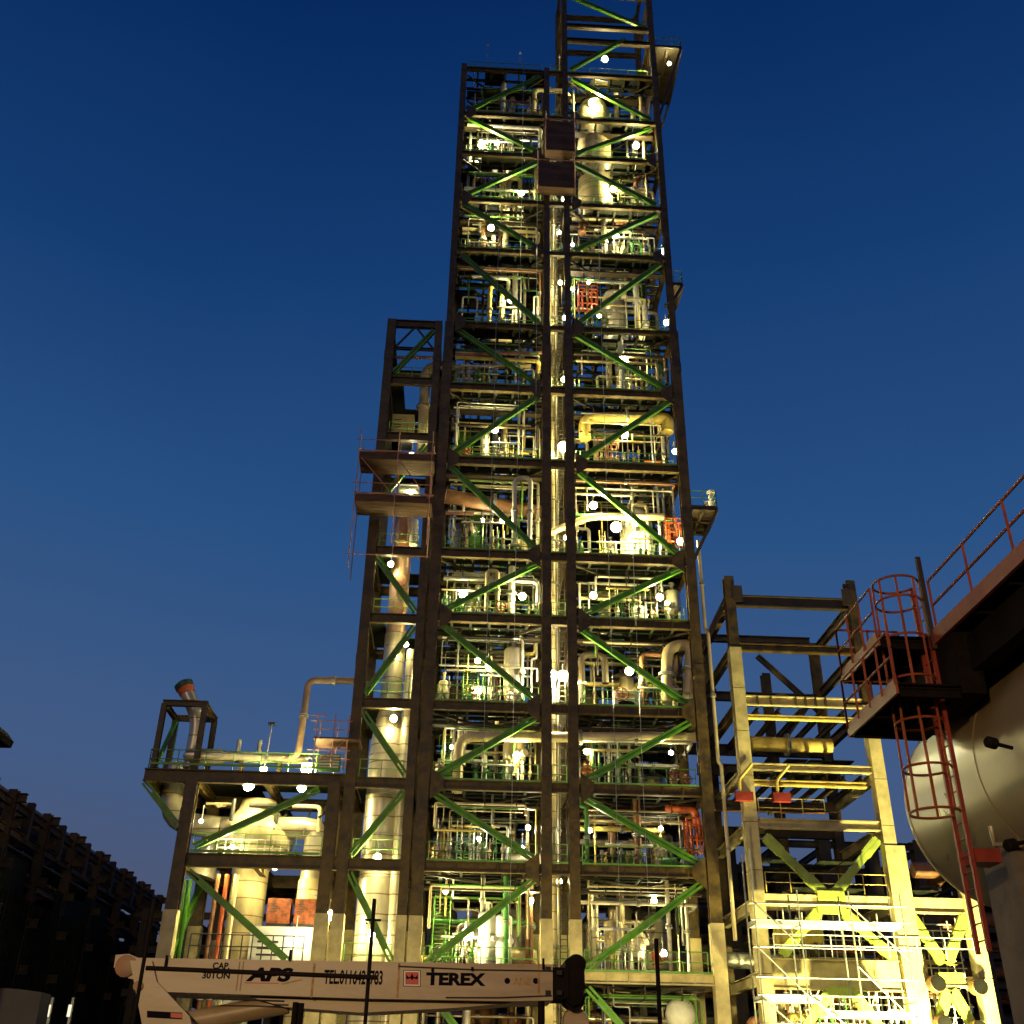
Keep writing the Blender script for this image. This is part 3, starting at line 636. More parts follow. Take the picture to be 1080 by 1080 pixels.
# scaffold boxes hung in front of the middle shaft near the top
for (y0, y1, nm) in ((135, 164, 'upper'), (178, 203, 'lower')):
    a = at(575, y1, 59.3); c = at(605, y0, 59.3)
    o = thing('plank_scaffold', 'brown planked scaffold box hung before the middle shaft near the tower top, %s one' % nm, 'scaffold', (a.x, 59.3, a.z), 'planked scaffold boxes on the tower')
    x0, x1 = (a.x, c.x) if nm == 'upper' else (a.x-.6, c.x)
    b = MB(); b.box(x0, x1, 58.7, 59.55, a.z, a.z+.07); b.build('floor', 'scaffold_plank', o)
    b = MB()
    n = 7
    for i in range(n):
        z = a.z+.1+(c.z-a.z-.1)*i/n; b.box(x0, x1, 58.68, 58.73, z, z+(c.z-a.z)/n-.03)
    for i in range(n):
        z = a.z+.1+(c.z-a.z-.1)*i/n; b.box(x0-.02, x0+.03, 58.74, 59.5, z, z+(c.z-a.z)/n-.03)
    b.build('side_board', 'scaffold_plank', o)
    b = MB()
    for x in (x0, x1): b.tube([(x, 58.6, a.z-.8), (x, 58.6, c.z+1.0)], .04, 6)
    b.tube([(x0-.3, 58.6, c.z+.08), (x1+.3, 58.6, c.z+.08)], .05, 6); b.build('scaffold_tube', 'pink_pipe', o)
# drain pipe outside the right column
pipe([P(734,566,60.2), P(741,655,60.2), P(741,656,60.2), P(751,790,60.2), P(752,1000,60.2)] and [(14.62, 60.2, 33.7), (14.62, 60.2, 27.5), (14.75, 60.1, 27.2), (14.75, 60.1, 19.2), (14.9, 60.1, 19), (14.9, 60.1, 9.5)], .11, 'cream_pipe', 'thin cream down pipe clipped outside the right column of the tower', True, .1)
# masts and instruments on top
for (px, y0, y1, nm) in ((513, 74, 46, 'left'), (548, 73, 54, 'middle'), (590, 76, 58, 'right')):
    a = at(px, y0, 60.5); c = at(px, y1, 60.5)
    o = thing('roof_mast', 'thin mast standing on the tower left roof, %s of three' % nm, 'mast', tuple(a), 'masts on the tower roof')
    MB().tube([tuple(a), (a.x, a.y, c.z)], .035, 6).build('pole', 'galvanised', o)
    MB().ball((a.x, a.y, c.z-.3), .1).build('tip', 'white_paint', o)
# ---------------------------------------------------------------- left annex frame
LA = [7.5, 12.9, 17.35, 22.0, 27.4, 32.0, 40.6, 45.2, 50.2]
annex = thing('steel_annex', 'narrow dark steel frame built against the left of the tower, with silver column inside', 'steel frame', (-4.6, 60, 0))
for y in (60, 66):
    column(-6.3, y, 50.5, annex, .6); column(-2.95, y, 50.5, annex, .5)
for z in LA:
    for y in (60, 66): MB().ibeam((-6.4, y+.02, z), (-2.8, y+.02, z), .3, .6, (0, 0, 1), .06, .04).build('beam', 'brown_steel', annex)
    for x in (-6.3, -2.95): MB().ibeam((x, 60.3, z-.02), (x, 65.7, z-.02), .28, .5, (0, 0, 1), .05, .04).build('cross_beam', 'brown_steel', annex)
    if z < 49:
        b = MB(); b.box(-6.1, -5.2, 60.3, 65.6, z+.3, z+.34); b.box(-5.2, -3.2, 63.9, 65.6, z+.3, z+.34); b.build('deck', 'grating', annex)
        b = MB(); rail_mb(b, (-5.9, 60.35, z+.33), (-3.4, 60.35, z+.33)); b.build('handrail', 'green_rail', annex)
for (a, z0, c, z1) in ((-5.9, 8, -3.3, 12.4), (-5.9, 13.4, -3.3, 16.9), (-5.9, 21.4, -3.3, 17.9), (-5.9, 22.6, -3.3, 26.9), (-5.9, 31.5, -3.3, 27.9), (-5.9, 45.8, -3.3, 49.7), (-5.9, 35.8, -3.3, 40.0)):
    if z0 == 8: z0, z1 = 12.4, 8
    brace(annex, a, z0, c, z1, 60)
b = MB(); b.ibeam((-6.2, 60, 48.0), (-3, 60, 48.0), .18, .22, (0, 0, 1)); b.bar((-6, 60, 48), (-4.6, 60, 50), .12); b.bar((-4.6, 60, 50), (-3.2, 60, 48), .12); b.build('truss', 'dark_steel', annex)
tall(-4.55, 62.2, [(1.02, 0), (1.02, 19.5), (.95, 20.6), (.66, 22.4), (.66, 27.2)], 'tall silver banded column rising inside the left annex, wider towards its foot', 'clad_seamed')
t = tall(-4.55, 62.2, [(.62, 27.25), (.62, 35.5), (.5, 36.2), (.2, 36.6)], 'dull pink upper length of column in left annex, with round nozzles', 'pink_clad')
for z in (28.6, 30.6, 33.2, 24.6):
    if z > 27: MB().lathe((-4.45, 61.65, z), [(.3, 0), (.3, .3), (.4, .3), (.4, .42), (.12, .45)], (0, -1, 0), 16).build('nozzle', 'pink_pipe', t)
o = tall(-3.5, 61.6, [(.3, 0), (.3, 21), (.27, 22), (.27, 26)], 'slim silver column beside the taller one in the left annex', 'clad_seamed')
MB().tube([P(445,420,61.5), P(444,388,61.5), P(466,386,61.5)], .34, 12, .9).build('x', 'cream_pipe') and None
bpy.data.objects.remove(bpy.data.objects['x'])
pipe([P(445,475,61.8), P(449,387,61.8), P(480,385,61.8)], .36, 'cream_pipe', 'fat cream elbow pipe leaving the top of the left annex', True, 1.0, 14, grp='pipes in the left annex')
q = at(425, 455, 61.6); cabinet(q.x, 61.6, 40.9, 1.5, 1.2, 2.2, 'yellow_paint', 'yellow ribbed equipment box in the upper left annex', 'equipment boxes in the left annex')
q = at(431, 517, 61.2)
o = thing('lit_motor', 'white motor unit glaring on the left annex above the brown planked scaffold', 'motor', (q.x, 61.2, 35.8))
MB().lathe((q.x-.7, 61.2, q.z), [(.2, 0), (.42, .1), (.42, 1.2), (.25, 1.4)], (1, 0, 0), 14).build('motor', 'white_paint', o)
MB().box(q.x-.8, q.x+.8, 60.9, 61.5, q.z-.75, q.z-.4).build('base', 'white_paint', o)
pipe([P(425,548,61.1), P(424,572,61.1)], .3, 'pink_pipe', 'short fat pink pipe stub with round end in the left annex below the scaffold', False, grp='pipes in the left annex')
pipe([P(436,575,61.1), P(437,549,61.1)], .28, 'white_paint', 'brilliant white upright pipe in the left annex below the scaffold', True, grp='pipes in the left annex')
for (px, py, s, nm) in ((434,478,.9,'small white floodlight high in the left annex beneath the yellow box'), (440,498,.8,'tiny white floodlight in the left annex behind the upper scaffold edge'), (415,758,1.3,'bright round floodlight hidden low in the left annex beside silver column'), (433,520,1.2,'bright floodlight by the white motor unit in the annex'), (412,595,1.2,'small white floodlight in the annex beside the pink column'), (428,680,1.0,'small floodlight in the annex by the slim silver column'), (398,905,1.4,'bright round floodlight low in the annex, left of the silver column'), (392,985,1.3,'bright round floodlight at the annex foot above crane boom')):
    lamp(px, py, s, 61.0 if py < 700 else 60.7, nm, grp='floodlights in the left annex')
# planked scaffold platform projecting from the annex
sc = thing('scaffold_platform', 'two tier brown planked scaffold platform jutting from the left annex', 'scaffold', (-5, 58.6, 33.9))
for z, x1 in ((34.1, -2.6), (37.2, -2.6)):
    b = MB()
    for i in range(5): b.box(-7.3, x1, 57.5+i*.36, 57.5+i*.36+.34, z, z+.06)
    b.box(-7.3, x1, 57.42, 57.47, z, z+.5); b.box(-7.35, -7.31, 57.5, 59.3, z, z+.5); b.build('planking', 'scaffold_plank', sc)
    MB().tube([(-7.5, 57.36, z+.55), (x1+.1, 57.36, z+.55)], .06, 8).build('edge_tube', 'pink_pipe', sc)
b = MB()
for x in (-7.35, -4.9, -2.75):
    for y in (57.38, 59.2): b.tube([(x, y, 29.5 if x < -7 else 31.2), (x, y, 39.4)], .035, 6)
for z in (35.4, 38.6, 30.4): b.tube([(-7.6, 57.38, z), (-2.6, 57.38, z)], .03, 6)
b.tube([(-7.2, 57.3, 37.2), (-4.9, 57.3, 34.4)], .03, 6); b.tube([(-4.9, 57.3, 37.2), (-2.8, 57.3, 34.4)], .03, 6)
b.build('scaffold_tube', 'pink_pipe', sc)
# ---------------------------------------------------------------- low block on the left
blk = thing('low_steel_block', 'low brown steel block left of the tower holding silver ducts, flat deck on top', 'steel frame', (-11, 60, 0))
for y in (60, 66, 72): column(-15.05, y, 17.3, blk, .66); column(-7.15, y, 17.3, blk, .66)
for z in (12.9, 17.42):
    for y in (60, 66, 72):
        xa = -17.8 if z > 15 else -15.2
        MB().ibeam((xa, y+.02, z), (-6.6, y+.02, z), .34, .7, (0, 0, 1), .06, .04).build('beam', 'brown_steel', blk)
    for x in ((-17.7, -15.05, -11, -7.15) if z > 15 else (-15.05, -11, -7.15)):
        MB().ibeam((x, 60.3, z-.02), (x, 71.8, z-.02), .3, .6, (0, 0, 1), .05, .04).build('cross_beam', 'brown_steel', blk)
b = MB(); b.box(-17.8, -6.7, 60.1, 64.5, 17.8, 17.85); b.box(-17.8, -12, 64.5, 72, 17.8, 17.85); b.build('deck', 'grating', blk)
b = MB(); b.box(-15, -13.5, 60.3, 65, 13.27, 13.32); b.box(-11, -7.4, 60.3, 61.5, 13.27, 13.32); b.box(-15, -7.4, 68, 72, 13.27, 13.32); b.build('deck', 'grating', blk)
for z in (18.0, 13.3): MB().box(-17.6 if z > 15 else -14.6, -7.6, 59.86, 59.9, z, z+.13).build('kick_plate', 'green_rail', blk)
b = MB(); rail_mb(b, (-17.7, 60.2, 17.85), (-6.8, 60.2, 17.85)); rail_mb(b, (-17.7, 60.2, 17.85), (-17.7, 66, 17.85)); b.build('handrail', 'green_rail', blk)
b = MB(); rail_mb(b, (-14.6, 60.3, 13.3), (-7.6, 60.3, 13.3)); b.build('handrail', 'green_rail', blk)
brace(blk, -14.4, 13.6, -8.0, 16.9); brace(blk, -14.5, 12.3, -8.2, 7.6); brace(blk, -17.7, 17.0, -15.4, 14.6)
brace(blk, -14.9, 7.6, -14.9, 12.2, 62); 
b = MB(); b.bar((-15.05, 60.5, 7.6), (-15.05, 65.6, 12.4), .3, .3); b.build('side_brace', 'green_steel', blk)
brace(blk, -14.4, 2.6, -8.2, 7.0); MB().ibeam((-15.05, 60.02, 7.2), (-7, 60.02, 7.2), .34, .6, (0, 0, 1)).build('beam', 'fireproofing', blk)
MB().ibeam((-6.8, 60.02, 17.42), (-6.5, 60.02, 17.42), .3, .6, (0, 0, 1)).build('beam', 'brown_steel', blk)
# ducts and vessels of the block
du = thing('silver_duct', 'large bright silver duct with elbows running under the top deck of the low block', 'duct', (-11, 62.5, 15))
MB().tube([(-17.0, 63.5, 19.0), (-16.9, 63.2, 15.6), (-13.6, 62.6, 15.2)], .62, 18, 1.9).build('elbow', 'clad_seamed', du)
MB().tube([(-13.6, 62.6, 15.2), (-9.0, 62.6, 15.3), (-8.25, 62.6, 15.2), (-8.3, 62.6, 11)], .62, 18, 1.6).build('cross_duct', 'clad_seamed', du)
MB().lathe((-11.8, 63.3, 0), [(1.0, 7.7), (1.0, 13.0), (1.25, 13.4), (2.15, 14.3), (2.2, 14.9), (1.75, 15.6), (1.15, 16.4), (1.0, 16.9)], (0, 0, 1), 28).build('bulb', 'cream_seamed', du)
MB().lathe((-14.6, 63.0, 12.6), [(1.0, 0), (.95, .1), (.25, 2.2), (.25, 2.6)], (.25, 0, 1), 20).build('funnel', 'cladding', du)
vessel(-8.35, 62.4, 0, 12.6, .6, 'cream_seamed', 'cream banded upright vessel at the right end of low block', False, grp='vessels in the low block')
vessel(-11.9, 62.9, 0, 7.7, 1.0, 'white_paint', 'wide white vessel under the bulb of the silver duct', False, grp='vessels in the low block')
q = at(300, 990, 61.6); cabinet(q.x, 61.9, 6.2, 3.6, 1.2, 3.6, 'white_paint', 'wide white lit cabin low in the block above the crane boom', 'equipment boxes in the low block')
for (px, nm) in ((293, 'orange machine box above the white cabin, left of two'), (322, 'orange machine box above the white cabin, right of two')):
    q = at(px, 966, 61.6); cabinet(q.x, 62.1, 9.9, 1.25, .9, 1.4, 'orange_dull', nm, 'equipment boxes in the low block')
for i, px in enumerate((222, 232, 242)):
    q = at(px, 980, 61.2); pipe([(q.x, 61.2, 0), (q.x, 61.2, 12.4)], .13, ('brown_pipe', 'orange_paint', 'cream_pipe')[i], '%s upright pipe left in the low block' % ('rust brown', 'orange', 'cream')[i], grp='pipes in the low block')
for (px, py, s, Y, nm) in ((262,829,1.9,60.9,'added floodlight hidden behind the top beam, right before the silver bulb'), (290,913,1.7,60.9,'added floodlight over the orange boxes of the low block'), (323,811,2.0,60.35,'large glaring floodlight on the top deck edge of low block'), (278,811,1.2,60.35,'smaller floodlight beside the large one on the low block deck edge'), (346,966,1.8,60.4,'large floodlight between low block and annex, above the crane boom'), (318,831,1.6,60.9,'added floodlight under top deck of the low block right of the silver bulb'), (245,893,.7,60.9,'added floodlight over the middle deck of the low block, left'), (235,911,1.4,60.9,'added floodlight hidden under the middle beam of low block, left part'), (312,984,.8,60.9,'added floodlight in front of the white cabin of the low block'), (212,866,.7,60.9,'added floodlight by the left elbow of the silver duct')):
    lamp(px, py, s, Y, nm, grp='floodlights on the low block')  # extra lamps under the decks are added to brighten the block
b = MB(); rail_mb(b, (-13.9, 60.2, 8.0), (-8.0, 60.2, 8.0), 1.2, .55, .035); b.build('dark_rail', 'dark_machine', blk)
b = MB(); rail_mb(b, (-13.4, 61.0, 13.3), (-9.5, 61.0, 13.3), .95, .42, .03); b.build('pale_rail', 'white_paint', blk)
for i in range(9):
    x = -14.6+i*.82; pipe([(x, 61.5+rr.uniform(0, 4), 16.6), (x, 61.5, 14.6+rr.uniform(0, 1.6))] if i % 3 else [(x, 62, 16.4), (x+1.6, 62, 16.4), (x+1.6, 62, 15.0)], rr.choice((.05, .08, .12)), rr.choice(('dark_machine', 'cream_pipe', 'galvanised')), 'small pipe under the top deck of low block, %s from left' % BO9[i], False, grp='pipes in the low block')
for i in range(4): MB().box(-14.7+i*1.9, -13.2+i*1.9, 64.3, 67.5, 14.2+.4*(i % 2), 14.3+.4*(i % 2)).build('inner_floor', 'dark_machine', blk)
# objects on the block deck
gn = thing('pipe_gantry', 'small dark box frame standing at the left end of the low block deck', 'gantry', (-16.8, 61, 17.9))
for x in (-18.1, -15.75):
    for y in (60.4, 63.2): MB().ibeam((x+.6, y, 17.9), (x+.6, y, 21.7), .3, .3, (0, 1, 0)).build('post', 'brown_steel', gn)
b = MB()
for y in (60.4, 63.2): b.ibeam((-17.6, y, 21.75), (-15.0, y, 21.75), .28, .34, (0, 0, 1))
for x in (-17.5, -15.15): b.ibeam((x, 60.4, 21.73), (x, 63.2, 21.73), .26, .3, (0, 0, 1))
b.build('top_frame', 'brown_steel', gn)
for y in (60.4, 63.2): MB().bar((-17.4, y+.05, 18), (-17.4, y+.05 if y > 61 else 63.0, 21.5), .2, .2).build('brace', 'green_steel', gn)
vs = thing('vent_stack', 'leaning silver vent pipe with dark green and orange mouth above the gantry', 'vent pipe', (-16, 62, 18))
MB().tube([(-15.75, 61.6, 18.3), (-15.7, 61.6, 21.2), (-16.7, 61.6, 22.9)], .42, 16, 1).build('pipe', 'clad_seamed', vs)
d_ = Vector((-1.0, 0, 1.7)).normalized()
MB().lathe(Vector((-16.6, 61.6, 22.75)), [(.46, 0), (.5, .35), (.5, .4)], d_, 16).build('orange_band', 'orange_paint', vs)
MB().lathe(Vector((-16.6, 61.6, 22.75))+d_*.41, [(.54, 0), (.56, .3), (.3, .45), (.01, .5)], d_, 16).build('green_cap', 'dark_green', vs)
dr = thing('deck_exchanger', 'long lying silver tube vessel on the low block deck', 'heat exchanger', (-13.5, 61.2, 18))
MB().lathe((-16.2, 61.4, 18.95), [(.05, 0), (.4, .2), (.45, .5), (.45, 2.2), (.3, 2.4), (.3, 7), (.36, 7.05), (.36, 7.2)], (1, 0, 0), 18).build('shell', 'clad_seamed', dr)
for x in (-15.6, -12.8, -10.6): MB().box(x-.1, x+.1, 61.1, 61.7, 17.85, 18.7).build('saddle', 'brown_steel', dr)
for x in (-13.1, -11.9): MB().cyl((x, 61.4, 18.9), (x, 61.4, 20.0), .14).build('nozzle', 'galvanised', dr)
pipe([(-6.4, 61, 23.7), (-9.45, 61, 23.65), (-9.55, 61, 19.2), (-9.9, 61.2, 18.9), (-11, 61.4, 18.9)], .2, 'tan_pipe', 'tan pipe bending from the annex down to the low block deck', True, .5, 12, grp='pipes on the low block deck')
o = thing('deck_lamp_post', 'thin pole with small lamp head on the low block deck', 'lamp post', (-11.9, 60.8, 17.85))
MB().tube([(-11.25, 60.3, 17.9), (-11.15, 60.3, 20.6)], .035, 6).build('pole', 'galvanised', o); MB().box(-11.35, -10.95, 60.15, 60.45, 20.6, 20.72).build('lamp_head', 'dark_machine', o)
fs = thing('deck_scaffold', 'tube scaffold tower with brown plank top beside the annex on low block deck', 'scaffold', (-7.3, 60, 17.9))
b = MB()
for x in (-8.4, -7.4, -6.6):
    for y in (59.2, 60.8): b.tube([(x, y, 17.9), (x, y, 21.0)], .035, 6)
for z in (18.4, 18.9, 20.6):
    for y in (59.2, 60.8): b.tube([(-8.8, y, z), (-6.4, y, z)], .03, 6)
b.tube([(-8.4, 59.2, 18), (-6.6, 59.2, 19.6)], .03, 6); b.tube([(-8.9, 59.2, 20.9), (-7.9, 59.2, 20.9)], .03, 6); b.build('scaffold_tube', 'pink_pipe', fs)
MB().box(-8.5, -5.9, 59.0, 60.9, 19.5, 19.6).build('planking', 'scaffold_plank', fs)
b = MB(); b.box(-8.2, -7.0, 59.9, 60.4, 18.0, 18.9); 
o = thing('green_unit', 'green slatted machine under the plank scaffold on the low block deck', 'machine', (-7.6, 60.2, 18))
b.build('casing', 'green_machine', o); b = MB()
for i in range(5): b.box(-8.15, -7.05, 59.86, 59.895, 18.1+i*.16, 18.18+i*.16)
b.build('slat', 'white_paint', o)
# ---------------------------------------------------------------- bare frame on the right
rf = thing('bare_steel_frame', 'unfinished open steel frame right of the tower, pale clad legs and yellow green braces', 'steel frame', (20, 60, 0))
FPZ = 26.3
def leg2(x, y, top, fp):
    MB().ibeam((x, y, 0), (x, y, top), .6, .6, (0, 1, 0), .06, .05).build('column', 'brown_steel', rf)
    if fp:
        b = MB(); z = 0
        while z < fp-.1: b.box(x-.36, x+.36, y-.36, y+.36, z+.02, min(z+2.6, fp)); z += 2.62
        b.build('fireproof_casing', 'fireproofing', rf)
MB().box(24.0-.38, 24.0+.75, 59.58, 60.1, 0, 14.6).build('wide_casing', 'fireproofing', rf)
leg2(16.25, 60, 31.0, FPZ); leg2(24.0, 60, 31.0, 22.8); leg2(16.25, 68, 30, 0); leg2(24.0, 68, 30, 0); leg2(21.6, 72, 29.2, 0); leg2(28.0, 60, 13.0, 12.6); leg2(28, 68, 13, 0)
for (z, y, m_, xa, xb, h) in ((29.4, 60, 'dark_steel', 16.5, 23.8, .75), (30.2, 68, 'dark_steel', 14.5, 23.8, .5), (26.3, 60, 'brown_steel', 16.5, 23.8, .5), (26.0, 68, 'dark_steel', 14.5, 24, .6),
    (22.9, 60, 'fireproofing', 16.6, 23.7, .6), (21.9, 60, 'yellow_paint', 16.6, 23.7, .22), (22.3, 68, 'dark_steel', 14.5, 24, .7), (20.4, 66, 'dark_steel', 14.8, 24, .7), (18.9, 60, 'fireproofing', 16.6, 23.7, .42), (18.0, 60, 'yellow_paint', 16.6, 23.2, .3),
    (17.2, 62, 'dark_steel', 14.8, 22, .5), (15.7, 60, 'fireproofing', 16.6, 23.7, .55), (11.6, 60, 'fireproofing', 16.6, 23.7, .6), (7.9, 60, 'fireproofing', 16.6, 23.7, 1.5), (11.5, 60, 'fireproofing', 24.3, 27.7, .8), (7.7, 60, 'fireproofing', 24.3, 27.7, .5),
    (17.0, 68, 'dark_steel', 14.8, 24, .6), (13, 68, 'dark_steel', 14.8, 28, .6), (9.5, 68, 'dark_steel', 14.8, 28, .6)):
    MB().ibeam((xa, y, z), (xb, y, z), .36, h, (0, 0, 1), .07, .05).build('beam', m_, rf)
for z in (29.4, 26.3, 22.7, 18.7, 15.6, 11.5, 7.8):
    for x in (16.25, 24.0): MB().ibeam((x, 60.4, z-.05), (x, 67.6, z-.05), .34, .6, (0, 0, 1), .06, .05).build('cross_beam', 'brown_steel' if z > 20 else 'fireproofing', rf)
# stiffeners and joists
for x in (17.3, 18.1, 19.6, 20.2, 20.8, 21.4, 22.6): MB().box(x, x+.1, 59.78, 59.96, 22.62, 23.18).build('stiffener', 'brown_steel', rf)
for i in range(7): MB().ibeam((17.1+i, 60.2, 18.5), (17.1+i, 67.8, 18.5), .18, .3, (0, 0, 1)).build('joist', 'brown_steel', rf)
for i in range(5): MB().ibeam((17.4+i*1.3, 60.2, 22.4), (17.4+i*1.3, 67.8, 22.4), .2, .35, (0, 0, 1)).build('joist', 'brown_steel', rf)
for (z, xa, xb, kp_) in ((20.0, 16.6, 23.6, .5), (14.2, 16.6, 23.6, .55), (10.0, 16.6, 27.6, .6), (12.6, 16.6, 27.6, .5)):
    for i in range(5):
        for j in range(4):
            if rr.random() < kp_: MB().box(xa+(xb-xa)*i/5, xa+(xb-xa)*(i+1)/5-.1, 62+j*1.5, 63.4+j*1.5, z, z+.06).build('grating_panel', 'grating', rf)
for (a, z0, c, z1, y, m_) in ((17.0, 15.0, 20.0, 12.0, 60, 'yellow_green'), (23.4, 15.0, 20.6, 12.0, 60, 'yellow_green'), (17.3, 8.8, 19.6, 11.1, 60, 'yellow_green'), (23.4, 8.7, 20.9, 11.1, 60, 'yellow_green'),
    (17.2, 4.3, 19.6, 7.0, 60, 'yellow_green'), (23.2, 4.0, 20.9, 7.0, 60, 'yellow_green'), (24.6, 11.0, 26.0, 8.6, 60, 'yellow_green'), (27.6, 11.0, 26.2, 8.6, 60, 'yellow_green'), (24.6, 4.4, 26.0, 7.3, 60, 'yellow_green'), (27.6, 4.4, 26.2, 7.3, 60, 'yellow_green'),
    (24.0, 25.0, 20.0, 29.0, 68, 'dark_steel'), (16.3, 25.8, 14.2, 22, 66, 'dark_steel'), (16.2, 29.8, 14.2, 26, 60.4, 'dark_steel'), (19.0, 20.4, 23.6, 26.2, 67.6, 'dark_steel')):
    brace(rf, a, z0, c, z1, y, m_, .4 if m_ == 'yellow_green' else .3)
for (x, z) in ((20.3, 11.9), (20.25, 11.2), (20.25, 7.1), (26.1, 7.9)):
    MB().box(x-.75, x+.75, 59.72, 59.79, z-.3, z+.22).build('gusset_plate', 'yellow_green', rf)
for x in (16.7, 23.6): MB().box(x-.3, x+.3, 59.6, 59.64, 29.2, 30.3).build('gusset_plate', 'dark_steel', rf)
pipe([(15, 62.8, 17.3), (21.6, 62.8, 17.3)], .3, 'brown_pipe', 'rust brown pipe lying on a dark beam of the bare frame', True, grp='pipes on the bare frame')
pipe([(16.8, 62, 20.9), (22.2, 62, 20.9)], .45, 'yellow_paint', 'yellowish fat pipe lying across the bare frame between decks', True, grp='pipes on the bare frame')
for (x, nm) in ((15.9, 'left'), (18.05, 'right')):
    o = thing('pipe_support', 'red block with yellow bent arm on the bare frame, %s one' % nm, 'pipe support', (x, 59.4, 17), 'red blocks with yellow arms on the bare frame')
    MB().box(x-.5, x+.5, 59.3, 59.62, 16.8, 17.3).build('block', 'red_paint', o)
    MB().tube([(x-.2, 59.4, 17.3), (x-.2, 59.4, 18.0), (x+.6, 59.4, 18.9)], .09, 8, .2).build('arm', 'yellow_paint', o)
# scaffold in front of the frame
fsc = thing('frame_scaffold', 'bright lit tube scaffold in front of the bare steel frame', 'scaffold', (18, 58, 0))
b = MB()
for x in (15.2, 17.5, 20.2, 22.9):
    for y in (56.8, 58.4): b.tube([(x, y, 0), (x, y, 13.6 if x < 16 else 11.6)], .045, 6)
for z in (4.6, 5.3, 6.6, 7.4, 8.8, 10.1, 10.9):
    b.tube([(15, 56.8, z), (23.2, 56.8, z)], .04, 6)
for (x0, z0, x1, z1) in ((15.2, 10.9, 17.5, 8.8), (20.2, 10.9, 22.9, 8.3), (15.2, 8.8, 17.5, 6.6), (20.2, 8.0, 22.9, 5.3), (17.5, 6.6, 20.2, 4.6), (15.2, 6.4, 17.5, 4.6)): b.tube([(x0, 56.75, z0), (x1, 56.75, z1)], .045, 6)
for x in (15.2, 17.5, 20.2, 22.9):
    for z in (6.4, 9.9): b.tube([(x, 56.8, z), (x, 58.4, z)], .04, 6)
b.build('scaffold_tube', 'galvanised', fsc)
for (x0, x1, z) in ((15.2, 23, 9.9), (15.2, 18.2, 6.35), (18.4, 23, 5.7), (14.9, 20, 3.6)): MB().box(x0, x1, 56.9, 58.3, z, z+.25).build('planking', 'white_paint', fsc)
# low pipe clutter around scaffold and far pipes behind
BO = ['lowest', 'second', 'third', 'fourth', 'fifth', 'sixth', 'seventh', 'eighth', 'ninth', 'tenth', 'eleventh', 'twelfth', 'thirteenth', 'fourteenth', 'fifteenth', 'sixteenth', 'seventeenth', 'topmost']
for i in range(18):
    x = 15.0+rr.uniform(0, 12.6); y = rr.uniform(61.5, 66.5); z = .6+i*.78+rr.uniform(-.2, .2); mm = rr.choice(('brown_pipe', 'cream_pipe', 'dark_machine', 'brown_pipe', 'galvanised', 'orange_paint')); r = rr.choice((.12, .2, .3, .45)); x1 = min(28, x+rr.uniform(2, 6))
    pipe([(x, y, z), (x1, y, z), (x1, y+1.8, z-.4)], r, mm, '%s %s pipe in the bare frame, %s line from the bottom' % ('fat' if r > .25 else 'thin', CN[mm], BO[i]), grp='pipes in the bare frame')
for i in range(22):
    x = 16.8+rr.uniform(0, 10.6); y = rr.uniform(60.8, 65); z = rr.uniform(0, 6); h = rr.uniform(1.5, 5.5); mm = rr.choice(('brown_pipe', 'cream_pipe', 'dark_machine', 'white_paint', 'galvanised', 'yellow_paint', 'green_machine')); r = rr.choice((.05, .08, .12, .2))
    x1 = x+rr.choice((-1, 1))*rr.uniform(.5, 1.6)
    pipe([(x, y, z), (x, y, z+h), (x1, y, z+h), (x1, y, z+h*.4)], r, mm, '%s %s hooked pipe at the foot of the bare frame' % ('stout' if r > .1 else 'thin', CN[mm]), grp='hooked pipes at the foot of the bare frame')
for i in range(7):
    x = 17.2+i*1.5; o = thing('valve_manifold', 'row of small valved pipes at the foot of the bare frame, %s from left' % BO9[i], 'pipes', (x, 60.7, 3), 'valve rows at the foot of the bare frame')
    z = 5.2+(i % 3)*1.1
    MB().tube([(x-.3, 60.7, z), (x+1.2, 60.7, z)], .07, 8).build('header', 'white_paint', o)
    for j in range(5): 
        b = MB(); xx = x-.2+j*.33; b.tube([(xx, 60.7, z-2.5), (xx, 60.7, z+.5)], .035, 6); b.ball((xx, 60.7, z-.5), .11, 8); b.cyl((xx, 60.7, z-.5), (xx, 60.4, z-.5), .02, 6); b.build('valve_drop', rr.choice(('white_paint', 'green_machine', 'dark_machine', 'cream_pipe')), o)
b = MB(); rail_mb(b, (16.8, 59.9, 11.95), (23.6, 59.9, 11.95)); b.build('handrail', 'yellow_paint', rf)
b = MB(); rail_mb(b, (16.8, 59.9, 16.0), (20.6, 59.9, 16.0)); b.build('handrail', 'yellow_paint', rf)
b = MB(); rail_mb(b, (16.8, 59.5, 8.7), (27.6, 59.5, 8.7)); b.build('handrail', 'white_paint', rf)
